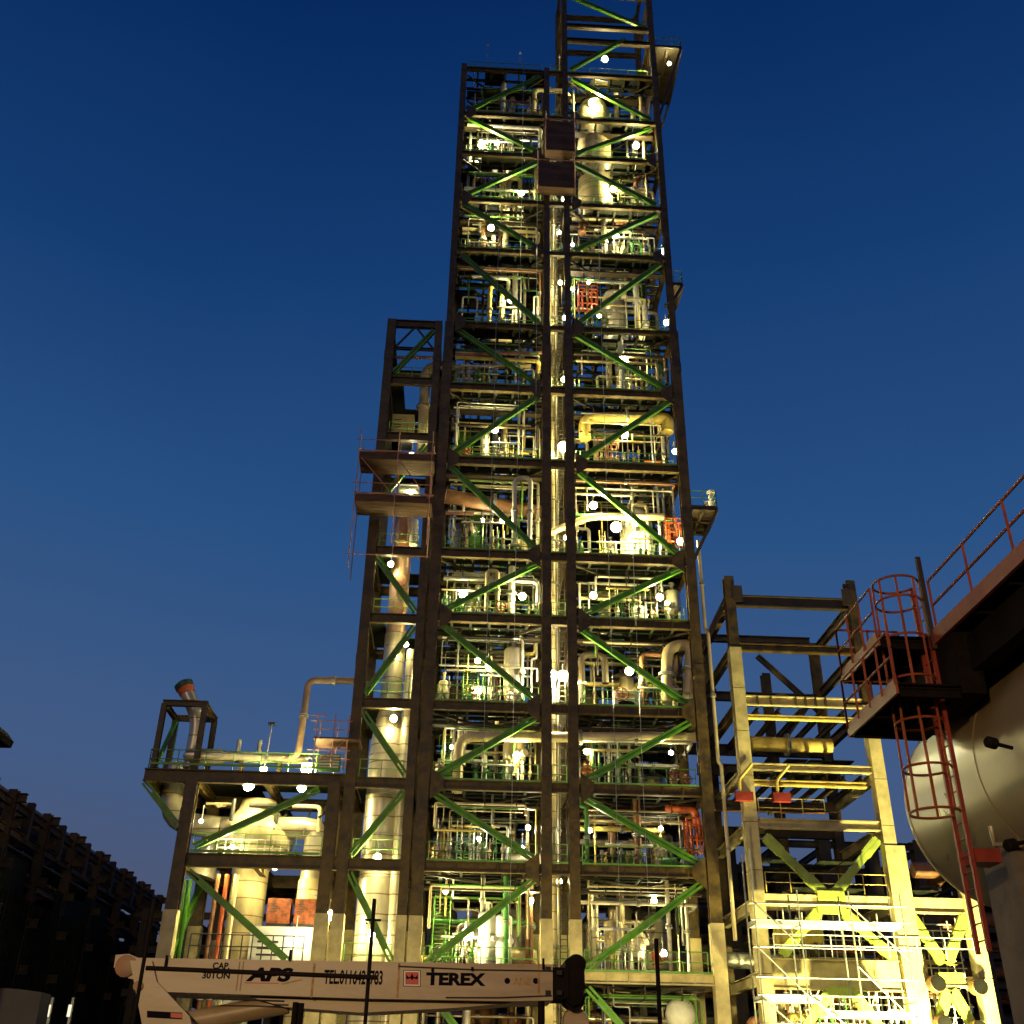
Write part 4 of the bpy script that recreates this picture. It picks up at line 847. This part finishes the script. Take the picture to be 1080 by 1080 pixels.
for (x0, x1, zt2, nm) in ((16.9, 23.2, 11.2, 'inner tube scaffold between the two pale legs of the bare frame'), (24.9, 27.6, 10.6, 'narrow tube scaffold behind the V braces right of the bare frame')):
    o = thing('tube_scaffold', nm, 'scaffold', (x0, 61.4, 0)); b = MB(); n = round((x1-x0)/1.05)
    for i in range(n+1):
        for y in (61.2, 62.3): b.tube([(x0+(x1-x0)*i/n, y, 0), (x0+(x1-x0)*i/n, y, zt2+.5*(i % 2))], .04, 6)
    z = .9
    while z < zt2: b.tube([(x0-.2, 61.2, z), (x1+.2, 61.2, z)], .038, 6); b.tube([(x0-.2, 62.3, z+.5), (x1+.2, 62.3, z+.5)], .038, 6); z += .95
    for i in range(n): b.tube([(x0+(x1-x0)*i/n, 61.15, 2+i % 3*2.2), (x0+(x1-x0)*(i+1)/n, 61.15, 4+i % 3*2.2)], .038, 6)
    b.build('tube', 'white_paint', o)
    for z in (4.9, 8.7): MB().box(x0, x1, 61.25, 62.25, z+.06, z+.13).build('planking', 'yellow_paint', o)
drum(17.4, 20.2, 61.6, 10.0, .6, 'yellow_paint', 'yellowish lying drum under the upper chevron brace of the bare frame', 'drums in the bare frame')
for i, (x, z) in enumerate(((25.1, 7.5), (27.3, 7.4), (25.1, 5.6), (26.9, 5.4))):
    o = thing('pipe_end', 'dark open pipe end on the scaffold right of the bare frame, %s %s of four' % (('upper', 'lower')[i // 2], ('left', 'right')[i % 2]), 'pipe end', (x, 59, z), 'dark open pipe ends on the right')
    MB().lathe((x, 58.9, z), [(.36, 0), (.42, .05), (.42, .6), (.36, .6)], (0, 1, 0), 16).build('pipe', 'brown_pipe', o); MB().lathe((x, 58.84, z), [(.38, 0), (.38, .05)], (0, 1, 0), 16).build('shade_disc', 'shade_and_cable_black', o)  # black disc stands in for the shade inside the pipe
# ---------------------------------------------------------------- dark racks behind
def rack(x0, x1, y0, y1, H, nx, tiers, name, label, cat='pipe rack', m_='rust_steel', grp=None, pipes=True, ypos=None, wd=.5):
    o = thing(name, label, cat, (x0, y0, 0), grp)
    ys = ypos or [y0, y1]
    for y in ys:
        for i in range(nx):
            x = x0+(x1-x0)*i/(nx-1); MB().ibeam((x, y, 0), (x, y, H+.45), wd, wd, (0, 1, 0), .06, .05).build('column', m_, o)
        for z in tiers: MB().ibeam((x0-.8, y, z), (x1+.8, y, z), .35, .5, (0, 0, 1), .05, .04).build('beam', m_, o)
    for z in tiers:
        b = MB()
        for i in range(nx): x = x0+(x1-x0)*i/(nx-1); b.ibeam((x, ys[0], z-.3), (x, ys[-1], z-.3), .3, .45, (0, 0, 1))
        b.build('long_beam', m_, o)
    return o
def panels(o, x0, x1, y, zs, n, keep, m_='shade_and_cable_black'):
    for a, c in zip(zs, zs[1:]):
        b = MB()
        for i in range(n):
            if rr.random() < keep:
                xa = x0+(x1-x0)*i/n; xb = x0+(x1-x0)*(i+1)/n
                b.box(xa+.05, xb-.05, y, y+.06, a+.3, c-.25)
                for j in range(1, 5): b.box(xa+(xb-xa)*j/5-.04, xa+(xb-xa)*j/5+.04, y-.08, y-.003, a+.3, c-.25)
        if b.v: b.build('dark_infill_row', m_, o)  # invented dark panels that blacken the gaps behind
rk = rack(-33.5, -26.3, 0, 0, 16.9, 3, (16.9, 15.4, 13.2, 10.8, 8.2, 5), 'pipe_rack', 'long row of dark rusty steel portals receding on the far left', ypos=[52, 58, 64, 70, 75.5, 81.5, 88, 93.5, 100])
for i, z in enumerate((17.2, 15.7, 13.7, 11.3, 8.7)):
    for j in range(5):
        x = -32.8+j*1.35+rr.uniform(-.3, .3); r = rr.choice((.15, .25, .35)); o = thing('rack_pipe', '%s pipe on %s tier of the long dark rack, %s line from left' % ('fat' if r > .3 else 'thin' if r < .2 else 'middling', ('topmost', 'second', 'third', 'fourth', 'lowest')[i], ORD[j].replace('lowest', 'first')), 'pipe', (x, 50, z), 'pipes along the dark rack at left')
        MB().tube([(x, 50, z+r), (x, 102, z+r)], r, 8).build('pipe', rr.choice(('brown_pipe', 'rust_steel', 'dark_machine')), o)
for y in (55, 61, 67, 73, 78.5, 85, 91, 97):
    for x in (-26.3, -30): MB().bar((x, y, 15.0), (x, y, 17.3), .4).build('stub_post', 'rust_steel', rk)
for i in range(9):
    y = 51.2+i*5.7; b = MB(); b.box(-26.2, -26.1, y, y+5.6, 0, 13.4+rr.uniform(-1.6, .9))
    for j in range(8): b.box(-26.1, -26.0, y+.3+j*.68, y+.4+j*.68, 0, 12)
    b.build('dark_infill_panel', 'shade_and_cable_black', rk)  # added dark sheet, blackens the lower part of the rack
    b = MB(); b.box(-33.4, -26.4, y, y+5.5, 14.4, 14.46); b.build('tray', 'dark_machine', rk)  # dark trays added to blacken the rack below its top
q = rack(-62, -37, 60, 90, 12, 8, (12, 9.5, 6.5), 'pipe_rack', 'lower dark pipe rack behind the long row at far left'); panels(q, -62, -37, 90.5, (0, 6.5, 9.5), 12, .9)
q = rack(-24, -7, 88, 96, 14, 6, (14, 11.5, 8.5, 5), 'pipe_rack', 'dark rack seen through the gaps of the low block', m_='dark_steel'); panels(q, -24, -7, 96.5, (0, 5, 8.5, 11.5, 14), 8, .8)
q = rack(13, 46, 82, 92, 19.4, 10, (19.4, 17.4, 15.5, 13.6, 11.8, 9.8, 7, 4), 'pipe_rack', 'dark multi tier rack behind the bare frame and round vessel', m_='dark_steel', wd=.9); panels(q, 13, 46, 92.5, (0, 4, 7, 9.8, 11.8, 13.6, 15.5, 17.4, 19.4), 16, .9)
q = rack(-4, 13, 80, 90, 30, 6, (30, 27, 23.5, 20, 17, 14, 11, 8, 5), 'process_structure', 'dark structure standing close behind the tower', 'steel frame', 'dark_steel'); panels(q, -4, 13, 90.5, (0, 5, 8, 11, 14, 17, 20, 23.5, 27), 9, .66)
for i in range(14):
    z = 4+(i % 7)*1.75; y = 84+(i//7)*3.4; r = rr.choice((.3, .45, .6)); o = thing('rack_pipe', '%s dark pipe behind the bare frame, %s line up, %s row' % ('fat' if r > .5 else 'slim' if r < .4 else 'middling', ORD[i % 7], ('front', 'rear')[i//7]), 'pipe', (12, y, z), 'dark pipes behind the bare frame')
    MB().tube([(12, y, z), (48, y, z)], r, 10).build('pipe', rr.choice(('dark_machine', 'brown_pipe')), o)
# small far lights by the left ground
for (px, py) in ((51, 1066), (73, 1066)):
    q = at(px, py, 48); o = thing('tube_lamp', 'small upright white tube lamp low at far left, %s of the pair' % ('left' if px < 60 else 'right'), 'lamp', (q.x, 48, 0), 'pair of tube lamps at far left')
    MB().box(q.x-.05, q.x+.05, 47.95, 48.05, q.z-.22, q.z+.22).build('tube', 'lamp_dim', o); MB().tube([(q.x, 48.2, 0), (q.x, 48.2, q.z+.5)], .06, 6).build('pole', 'galvanised', o)
# ---------------------------------------------------------------- round vessel, walkway and caged ladder at right
VX, VZ, VR = 12.42, 7.72, 2.28
vv = thing('round_vessel', 'huge pale brown lying vessel under the orange walkway at right edge', 'vessel', (VX, 18, 0))
pr = [(.02, 0)]+[(VR*math.sin(t*math.pi/16), .62*(1-math.cos(t*math.pi/16))*1.0) for t in range(1, 9)]
prof = [(VR, 0)]; 
prof = [(VR, 4.0), (VR, 24.0)]+[(VR*math.cos(t*math.pi/16), 24.0+.75*math.sin(t*math.pi/16)) for t in range(1, 8)]+[(.02, 24.75)]
b = MB(); b.lathe((VX, 0, VZ), prof, (0, 1, 0), 72); b.build('shell', 'vessel_shell', vv)
for y in (8, 12.2, 16.4, 20.3, 23.9): MB().lathe((VX, y, VZ), [(VR+.004, 0), (VR+.012, .015), (VR+.004, .03)], (0, 1, 0), 72).build('weld_seam', 'vessel_shell', vv)
for y in (9, 20.6): MB().box(VX-1.75, VX+2.0, y, y+1.3, 0, VZ-VR*.62).build('saddle', 'concrete', vv)
def knob(px, py, Y, nrm):
    q = at(px, py, Y); n = Vector(nrm).normalized(); b = MB(); b.lathe(q-n*.3, [(.035, 0), (.035, .35), (.1, .35), (.1, .5), (.06, .54)], n, 14); b.build('nozzle', 'crane_dark', vv)
knob(1052, 785, 17.2, (-1, -.3, .1)); knob(1072, 890, 17.2, (-1, -.3, -.25))
MB().lathe((VX-VR*.86, 15.2, VZ+.9), [(.75, -.3), (.75, .3), (.88, .3), (.88, .44), (.2, .48)], (-.9, 0, .3), 28).build('manway', 'vessel_shell', vv)
b = MB(); b.tube([(VX-VR*.72, 20.4, VZ-VR*.70), (VX-VR*.72-.55, 20.4, VZ-VR*.70), (VX-VR*.72-.55, 20.4, VZ-VR*.55)], .05, 8); b.build('bracket', 'vessel_shell', vv)
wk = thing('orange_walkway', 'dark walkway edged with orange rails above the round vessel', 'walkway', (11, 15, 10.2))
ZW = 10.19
MB().box(9.9, 10.25, 6, 22.4, ZW-1.0, ZW-.28).build('shade_girder', 'crane_dark', wk)  # added dark beam standing in for the shade under the walkway
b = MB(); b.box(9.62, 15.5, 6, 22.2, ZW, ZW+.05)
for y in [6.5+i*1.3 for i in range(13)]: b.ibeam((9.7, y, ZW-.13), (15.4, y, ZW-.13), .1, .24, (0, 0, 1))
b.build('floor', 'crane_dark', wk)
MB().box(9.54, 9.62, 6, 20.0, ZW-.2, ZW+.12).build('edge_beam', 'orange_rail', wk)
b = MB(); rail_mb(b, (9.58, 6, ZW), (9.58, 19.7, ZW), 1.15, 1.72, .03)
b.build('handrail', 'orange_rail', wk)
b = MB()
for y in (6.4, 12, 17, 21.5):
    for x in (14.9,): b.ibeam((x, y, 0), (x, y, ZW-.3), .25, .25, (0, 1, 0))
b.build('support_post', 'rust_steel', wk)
def landing(z, x0, x1, y0, y1, label, hole=None, rail=True):
    o = thing('ladder_landing', label, 'landing', (x0, y0, z), 'orange landings beside the caged ladder')
    b = MB(); b.box(x0+.05, x1, y0, y1, z, z+.04)
    for y in (y0+.1, (y0+y1)/2, y1-.1): b.ibeam((x0+.1, y, z-.12), (x1, y, z-.12), .1, .2, (0, 0, 1))
    b.build('floor', 'crane_dark', o)
    b = MB(); b.box(x0, x0+.05, y0, y1, z-.18, z+.12); b.box(x0, x1, y1, y1+.05, z-.18, z+.12); b.build('edge_beam', 'orange_rail', o)
    b = MB(); h = 1.1
    rail_mb(b, (x0, y0, z), (x0, y1, z), h, .75, .026); rail_mb(b, (x0, y1, z), (x1, y1, z), h, .6, .026)
    b.build('handrail', 'orange_rail', o); return o
landing(ZW, 8.45, 9.9, 20.05, 22.3, 'upper orange railed landing at the head of the caged ladder')
landing(8.85, 8.3, 9.6, 19.2, 22.0, 'lower orange railed landing beneath the upper one by caged ladder')
MB().box(9.62, 10.1, 19.2, 22.3, 8.72, ZW-.02).build('shade_plate', 'crane_dark', wk)  # added dark plates, shade between walkway, landing and vessel put into shape
MB().box(9.62, 11.3, 22.3, 22.42, 8.9, ZW-.02).build('shade_plate', 'crane_dark', wk)
LX, LY = 9.55, 20.0
cl = thing('caged_ladder', 'long red orange ladder with round safety cage hanging beside the vessel', 'ladder', (LX, LY, 4.1))
for s in (0, .46): MB().bar((LX, LY+s, 4.15), (LX, LY+s, 11.5), .075, .075).build('ladder_rail', 'red_paint', cl)
b = MB(); z = 4.35
while z < 11: b.tube([(LX, LY, z), (LX, LY+.46, z)], .016, 6); z += .3
b.build('rung', 'red_paint', cl)
hoopz = [6.65, 7.5, 8.42, 9.3, 10.2, 11.05, 11.5]
cyy = LY+.23; cxx = LX-.45; rc = .46
for z in hoopz:
    b = MB(); pts = [(cxx+rc*math.cos(a), cyy+rc*math.sin(a), z) for a in [R_(20+320*i/20) for i in range(21)]]
    pts = [(LX, cyy+.2, z)]+pts+[(LX, cyy-.2, z)]
    b.tube(pts, .026, 6); b.build('cage_hoop', 'orange_rail', cl)
for a in (60, 110, 155, 205, 250, 300):
    x, y = cxx+rc*math.cos(R_(a)), cyy+rc*math.sin(R_(a)); MB().bar((x, y, 6.65), (x, y, 11.5), .045, .02).build('cage_bar', 'orange_rail', cl)
MB().box(LX+.05, LX+.55, LY-.05, LY+.5, 5.7, 5.95).build('wall_bracket', 'red_paint', cl)
for dx in (0, .25): pass
b = MB(); b.bar((9.55, 19.9, 9.9), (9.55, 19.9, 12.0), .09); o = fin(b, 'rail_post', 'rust_steel', 'thick dark post sticking up at the walkway end beside the ladder head', 'post')
# ---------------------------------------------------------------- crane
BY = 22.3; BT = 1.4      # near face, thickness
cr_ = thing('mobile_crane', 'beige truck crane with its lettered boom lowered level across the foreground', 'crane', (-6, BY+.7, 0))
def zt(x): return 3.96+(x+6.2)*.0138
k_ = BY/23
def X(px, py=1030): return at(px, py, BY).x
def Z(px, py): return at(px, py, BY).z
def slab(name, pix, m_, y0=BY, y1=BY+BT, parent=cr_, dz=0):
    pts = [(at(px, py, y0).x, at(px, py, y0).z) for px, py in pix]; n = len(pts)
    b = MB(); b.prof((0, y0, 0), (0, y1, 0), pts, Vector((1, 0, 0)), Vector((0, 0, 1))); return b.build(name, m_, parent)
boom = slab('boom', [(137, 1010), (583, 1017), (583, 1055), (540, 1056), (380, 1053), (170, 1046), (150, 1046)], 'crane_paint')
slab('boom_end_plate', [(122, 1007), (136, 1006), (150, 1012), (150, 1034), (136, 1032), (120, 1020)], 'crane_paint', BY-.05, BY+BT+.05)
slab('boom_pivot', [(137, 1013), (160, 1013), (165, 1035), (200, 1072), (205, 1092), (195, 1250), (150, 1250), (150, 1082), (143, 1045)], 'crane_paint', BY-.12, BY-.004)
slab('boom_pivot', [(137, 1013), (160, 1013), (165, 1035), (200, 1072), (205, 1092), (195, 1250), (150, 1250), (150, 1082), (143, 1045)], 'crane_paint', BY+BT+.004, BY+BT+.12)
slab('lower_flange', [(262, 1051), (300, 1053), (540, 1058), (480, 1063), (380, 1068), (300, 1062)], 'crane_paint', BY+.25, BY+BT-.25)
slab('side_mark', [(155, 1066), (192, 1068), (192, 1075), (155, 1073)], 'black_ink', BY-.135, BY-.122)
slab('side_mark', [(180, 1068), (192, 1069), (192, 1074), (180, 1073)], 'red_ink', BY-.142, BY-.136)
a = at(198, 1076, BY+.6); c = at(305, 1058, BY+.6)
MB().tube([tuple(a+Vector((-.8, 0, -.18))), tuple(a+(c-a)*.99)], .19, 16).build('lift_cylinder', 'crane_paint', cr_)
b = MB(); q = at(146, 1040, BY-.13); b.lathe(tuple(q), [(.09, 0), (.09, .05)], (0, -1, 0), 16); b.build('pivot_pin', 'brown_pipe', cr_)
q = at(133, 1019, BY-.06); b = MB(); b.lathe(tuple(q), [(.2, 0), (.2, .04), (.1, .06)], (0, -1, 0), 16); b.build('pivot_pin', 'brown_pipe', cr_)
# rivets/plates and seams
b = MB()
for px in (251, 255): 
    x = X(px); b.box(x-.012, x+.012, BY-.008, BY-.002, Z(253, 1045), Z(253, 1014))
b.build('boom_seam', 'brown_pipe', cr_)
# head
slab('boom_section', [(583, 1020), (600, 1020), (600, 1053), (583, 1053)], 'crane_dark', BY+.1, BY+BT-.1)
hd = slab('boom_head', [(596, 1013), (601, 1009), (613, 1009), (616, 1013), (617, 1040), (613, 1058), (604, 1061), (598, 1056)], 'crane_dark', BY+.15, BY+BT-.15)
for yy in (BY+.3, BY+.6, BY+.9):
    for (px, py) in ((608, 1017), (606, 1055)):
        q = at(px, py, yy); MB().lathe(tuple(q), [(.19, 0), (.14, .05), (.19, .1)], (0, 1, 0), 20).build('sheave', 'crane_dark', cr_)
q = at(607, 1075, BY+.6)
b = MB(); b.tube([(q.x, q.y, q.z+.3), (q.x, q.y, q.z-1.6)], .02, 6); b.build('hoist_rope', 'dark_machine', cr_)
b = MB(); b.lathe((q.x, q.y-.1, q.z-.05), [(.24, 0), (.27, .1), (.24, .2)], (0, 1, 0), 20); b.build('hook_block', 'crane_paint', cr_)
def text(s, px0, py_base, px1, cap_px, m_, name='lettering', sp=1.0, italic=0, bold=.025):
    cu = bpy.data.curves.new(name, 'FONT'); cu.body = s; cu.extrude = .002; cu.offset = bold; cu.space_character = sp; cu.shear = italic
    o = bpy.data.objects.new('tmp', cu); scene.collection.objects.link(o)
    dg = bpy.context.evaluated_depsgraph_get(); me = bpy.data.meshes.new_from_object(o.evaluated_get(dg))
    bpy.data.objects.remove(o); bpy.data.curves.remove(cu)
    xs = [v.co.x for v in me.vertices]; ys = [v.co.y for v in me.vertices]
    A = at(px0, py_base, BY); B_ = at(px1, py_base+(px1-px0)*.0155, BY); C_ = at(px0, py_base-cap_px, BY)
    W = B_.x-A.x; H = C_.z-A.z
    vs = [((A.x+(v.co.x-min(xs))/(max(xs)-min(xs))*W), BY-.006-v.co.z-.002, A.z+(v.co.y-min(ys))/(max(ys)-min(ys))*H+((v.co.x-min(xs))/(max(xs)-min(xs)))*(B_.z-A.z)) for v in me.vertices]
    org = Vector(cr_['_o']); m2 = bpy.data.meshes.new(name); m2.from_pydata([tuple(Vector(v)-org) for v in vs], [], [tuple(p.vertices) for p in me.polygons]); m2.materials.append(M[m_])
    ob = bpy.data.objects.new(name, m2); scene.collection.objects.link(ob); ob.parent = boom
    return ob
text('CAP.', 224, 1022, 242, 7, 'black_ink', bold=.03); text('30TON', 213, 1032, 242, 7, 'black_ink', bold=.03)
text('APS', 259, 1035, 308, 15, 'black_ink', sp=1.0, italic=.25, bold=.05)
text('TEL:0116421783', 341, 1038, 403, 15.5, 'black_ink')
text('TEREX', 449, 1039, 512, 13.5, 'black_ink', bold=.05)
text('ANE', 541, 1038.5, 560, 7.5, 'tan_ink')
def mark(pix, m_, d, name='boom_mark'):
    return slab(name, pix, m_, BY-.004-d, BY-.002, boom)
mark([(258, 1036.0), (294, 1036.6), (294, 1037.6), (258, 1037)], 'red_ink', .002)
mark([(296, 1037.5), (318, 1032.5), (319, 1033.6), (298, 1038.5)], 'tan_ink', .002)
mark([(425.5, 1023), (443.5, 1023.3), (443.5, 1040.5), (425.5, 1040.2)], 'black_ink', .001)
mark([(426.2, 1023.8), (442.8, 1024), (442.8, 1039.8), (426.2, 1039.5)], 'white_paint', .003)
mark([(427.4, 1025), (441.6, 1025.2), (441.6, 1038.6), (427.4, 1038.3)], 'red_ink', .005)
mark([(428.4, 1027.5), (430.8, 1030.5), (432.8, 1030.3), (434.6, 1026.4), (436.4, 1030.4), (438.4, 1030.6), (440.6, 1027.7), (440.6, 1033), (436, 1031.9), (434.6, 1034), (433, 1031.8), (428.4, 1032.8)], 'black_ink', .007)
mark([(428.6, 1033.6), (431, 1033.2), (431.4, 1037.6), (428.6, 1037.6)], 'white_paint', .007) if False else None
for px in (535, 565):
    q = at(px, 1034.5, BY-.002); b = MB(); b.lathe(tuple(q), [(.055, 0), (.055, .004)], (0, -1, 0), 16); b.build('boom_mark', 'black_ink', boom)
for (px, py, h) in ((456, 1023, 3), (498, 1022, 3), (489.5, 1012, 6), (573, 1017, 9), (306, 1008, 9), (175, 1016, 12)):
    q = at(px, py, BY-.05); b = MB(); b.box(q.x-.022, q.x+.022, BY-.07, BY-.03, q.z-h*.01, q.z+h*.012); b.build('lug', 'crane_dark', cr_)
for (p0, p1, r) in (((583, 1024), (420, 1019), .012), ((170, 1049), (300, 1056), .018), ((582, 1050), (470, 1052), .012)):
    MB().tube([tuple(at(*p0, BY-.03)), tuple(at((p0[0]+p1[0])/2, (p0[1]+p1[1])/2+1.2, BY-.03)), tuple(at(*p1, BY-.03))], r, 6).build('hose', 'rubber', cr_)
for (px, dy) in ((568, 0), (330, 0), (420, 0)):
    q = at(px, 1034, BY); MB().box(q.x-.02, q.x+.02, BY-.012, BY-.003, at(px, 1052, BY).z, at(px, 1016, BY).z).build('boom_seam', 'tan_ink', cr_)
for (px, py) in ((578, 1022), (578, 1047), (590, 1026), (590, 1047)):
    q = at(px, py, BY); MB().box(q.x-.05, q.x+.05, BY-.03, BY+.2, q.z-.04, q.z+.04).build('wear_pad', 'rubber', cr_)
# carrier below the picture
MB().box(-7.2, 4.6, BY-.4, BY+2.2, .75, 1.35).build('chassis', 'crane_paint', cr_)
MB().box(-6.6, -3.6, BY-.1, BY+1.9, 1.36, 1.9).build('turntable', 'crane_paint', cr_)
b = MB(); b.prof((0, BY-.5, 0), (0, BY+2.3, 0), [(2.2, .9), (4.5, .9), (4.5, 1.6), (4.0, 2.35), (2.4, 2.35)], Vector((1, 0, 0)), Vector((0, 0, 1))); b.build('cab', 'crane_paint', cr_)
b = MB(); b.prof((0, BY-.52, 0), (0, BY-.505, 0), [(2.6, 1.65), (4.25, 1.65), (3.85, 2.2), (2.6, 2.2)], Vector((1, 0, 0)), Vector((0, 0, 1))); b.build('window', 'glass_dark', cr_)
for x in (-5.9, -4.5, .2, 2.4):
    for y in (BY-.45, BY+1.85):
        wo = MB().lathe((x, y, .6), [(.35, 0), (.58, .03), (.6, .2), (.58, .38), (.35, .4)], (0, 1, 0), 28).build('wheel', 'rubber', cr_)
        MB().lathe((x, y-.02, .6), [(.3, 0), (.32, .42), (.1, .45)], (0, 1, 0), 18).build('rim', 'crane_paint', wo)
# ---------------------------------------------------------------- foreground posts and odds
bp = thing('post_and_bar', 'black thin bar held by two tall posts in front of the lettered crane boom', 'barrier', (-2.4, 14, 0))
for (px0, px1) in ((163, 0), (395, 1)):
    q = at(px0, 948, 14); MB().tube([(q.x, 14, 0), (q.x, 14, q.z)], .024, 10).build('post', 'crane_dark', bp)
    MB().tube([(q.x-.07, 14, q.z-.3), (q.x-.1, 14, q.z-.25), (q.x+.1, 14, q.z-.25)], .015, 6).build('clamp', 'crane_dark', bp)
a = at(154, 1021, 13.93); c = at(398, 1031, 13.93); MB().tube([tuple(a), tuple(c)], .027, 10).build('bar', 'crane_dark', bp)
for (px, py, Y, r, nm) in ((692, 990, 26, .05, 'thin black post standing below the right bay of the tower'), (571, 1056, 20, .06, 'short dark post under the crane boom near its head'), (312, 1057, 20, .05, 'left of two dark posts under the crane boom'), (318, 1058, 20, .05, 'right of two dark posts under the crane boom')):
    q = at(px, py, Y); o = thing('thin_post', nm, 'post', (q.x, Y, 0)); MB().tube([(q.x, Y, 0), (q.x, Y, q.z)], r, 8).build('pole', 'crane_dark', o); MB().cyl((q.x, Y, 0), (q.x, Y, .05), r*2.5).build('foot', 'crane_dark', o)
o = thing('canopy_corner', 'dark corner of a canopy entering the left edge', 'canopy', (-7, 15, 0))  # dark steel beam end, built as a canopy corner on a pole
q = at(11, 772, 15); q.x -= .17; b = MB(); b.prof((0, 14.6, 0), (0, 15.6, 0), [(q.x-1.6, q.z+.25), (q.x-.12, q.z+.16), (q.x, q.z+.03), (q.x-.02, q.z-.06), (q.x-1.6, q.z-.08)], Vector((1, 0, 0)), Vector((0, 0, 1))); b.build('canopy_head', 'crane_dark', o)
MB().tube([(q.x-1.3, 15.1, 0), (q.x-1.3, 15.1, q.z)], .09, 8).build('pole', 'crane_dark', o)
o = thing('covered_load', 'grey tarpaulin covered load at the bottom left corner', 'tarpaulin', (-9, 22, 0))
q = at(44, 1045, 20); b = MB(); b.prof((0, 20, 0), (0, 20.5, 0), [(q.x-5, 0), (q.x-.1, 0), (q.x+.02, q.z-.6), (q.x, q.z-.02), (q.x-.4, q.z+.02), (q.x-2.5, q.z+.1), (q.x-5, q.z-.1)], Vector((1, 0, 0)), Vector((0, 0, 1))); b.build('tarpaulin', 'tarp', o)
# person-like valve cluster on the right balcony
q = at(750, 524, 61.2); o = thing('balcony_machine', 'pale small machine on the side balcony of the tower right', 'machine', (q.x, 61.2, 36.3))
b = MB(); b.lathe((q.x, 61.2, 36.3), [(.3, 0), (.3, .8), (.18, 1.0), (.18, 1.5), (.3, 1.55), (.3, 1.7)], (0, 0, 1), 14); b.cyl((q.x-.5, 61.2, 37.1), (q.x+.3, 61.2, 37.1), .14); b.build('body', 'white_paint', o)
# ---------------------------------------------------------------- site floodlights standing on the ground (below the picture) 
def mast(x, y, h, tgt, power, size, label, col=(1, .72, .38), ang=70):
    o = thing('flood_mast', label, 'flood mast', (x, y, 0), 'site flood masts')
    MB().tube([(x, y, 0), (x, y, h)], .09, 10).build('pole', 'galvanised', o)
    d = (Vector(tgt)-Vector((x, y, h))).normalized()
    MB().lathe(Vector((x, y, h))-d*.15, [(.12, -.25), (.34, .0), (.36, .12)], d, 14).build('housing', 'galvanised', o)
    MB().lathe(Vector((x, y, h))-d*.03, [(.33, 0), (.33, .01)], d, 14).build('lens', 'lamp_soft', o)
    l = bpy.data.lights.new('flood_beam', 'SPOT'); l.energy = power; l.spot_size = R_(ang); l.spot_blend = .6; l.color = col; l.shadow_soft_size = size
    ob = bpy.data.objects.new('flood_beam', l); scene.collection.objects.link(ob); ob.location = Vector((x, y, h))+d*.25-Vector(o['_o']); ob.parent = o
    ob.rotation_euler = d.to_track_quat('-Z', 'Y').to_euler()
mast(25.2, 53, 1.5, (23.5, 60, 8), 46000, .3, 'flood mast on the ground before the bare frame', (1, .88, .30), 84)
mast(9, 50, 1.6, (9, 61, 6), 5500, .3, 'low flood mast before the right bay of the tower', (1, .82, .32), 100)
mast(17.8, 53, 1.4, (20.5, 60, 11), 20000, .3, 'added flood mast on the ground left of the tube scaffold', (1, .88, .30), 84)  # extra flood added to brighten the upper chevron braces
mast(-5.5, 49, 1.6, (-3, 60, 6), 3500, .3, 'low flood mast before the left annex', (1, .82, .32), 105)
mast(-9, -14, 9, (4, 40, 12), 23000, .4, 'tall flood mast behind the photographer', (1, .68, .28), 62)
# ---------------------------------------------------------------- labels: resolve repeats
for lb, obs in USED.items():
    n = len(obs)
    if n < 2: continue
    if 3 < n < 10:
        obs.sort(key=lambda o: o.location.x)
        if len(lb.split()) < 14:
            for i, o in enumerate(obs): o['label'] = lb+', '+BO9[i]+' from left'
        continue
    if n > 3: continue
    sp = [max(o.location[i] for o in obs)-min(o.location[i] for o in obs) for i in range(3)]
    ax = max((0, 2, 1), key=lambda i: sp[i]*(1, .35, 1)[i])
    if sp[ax] < .02: continue
    names = {0: ('left-hand', 'middle', 'right-hand'), 1: ('nearest', 'middle', 'farthest'), 2: ('lower', 'middle', 'upper')}[ax]
    obs.sort(key=lambda o: o.location[ax])
    for i, o in enumerate(obs): o['label'] = (names[0], names[2])[i]+' '+lb if n == 2 else names[i]+' '+lb
for o in bpy.data.objects:
    if 'label' in o and len(o['label'].split()) > 16: print('LONG', o['label'])
for o in bpy.data.objects:
    if '_o' in o: del o['_o']
print('THINGS', sum(1 for o in scene.objects if o.parent is None), 'OBJ', len(scene.objects))
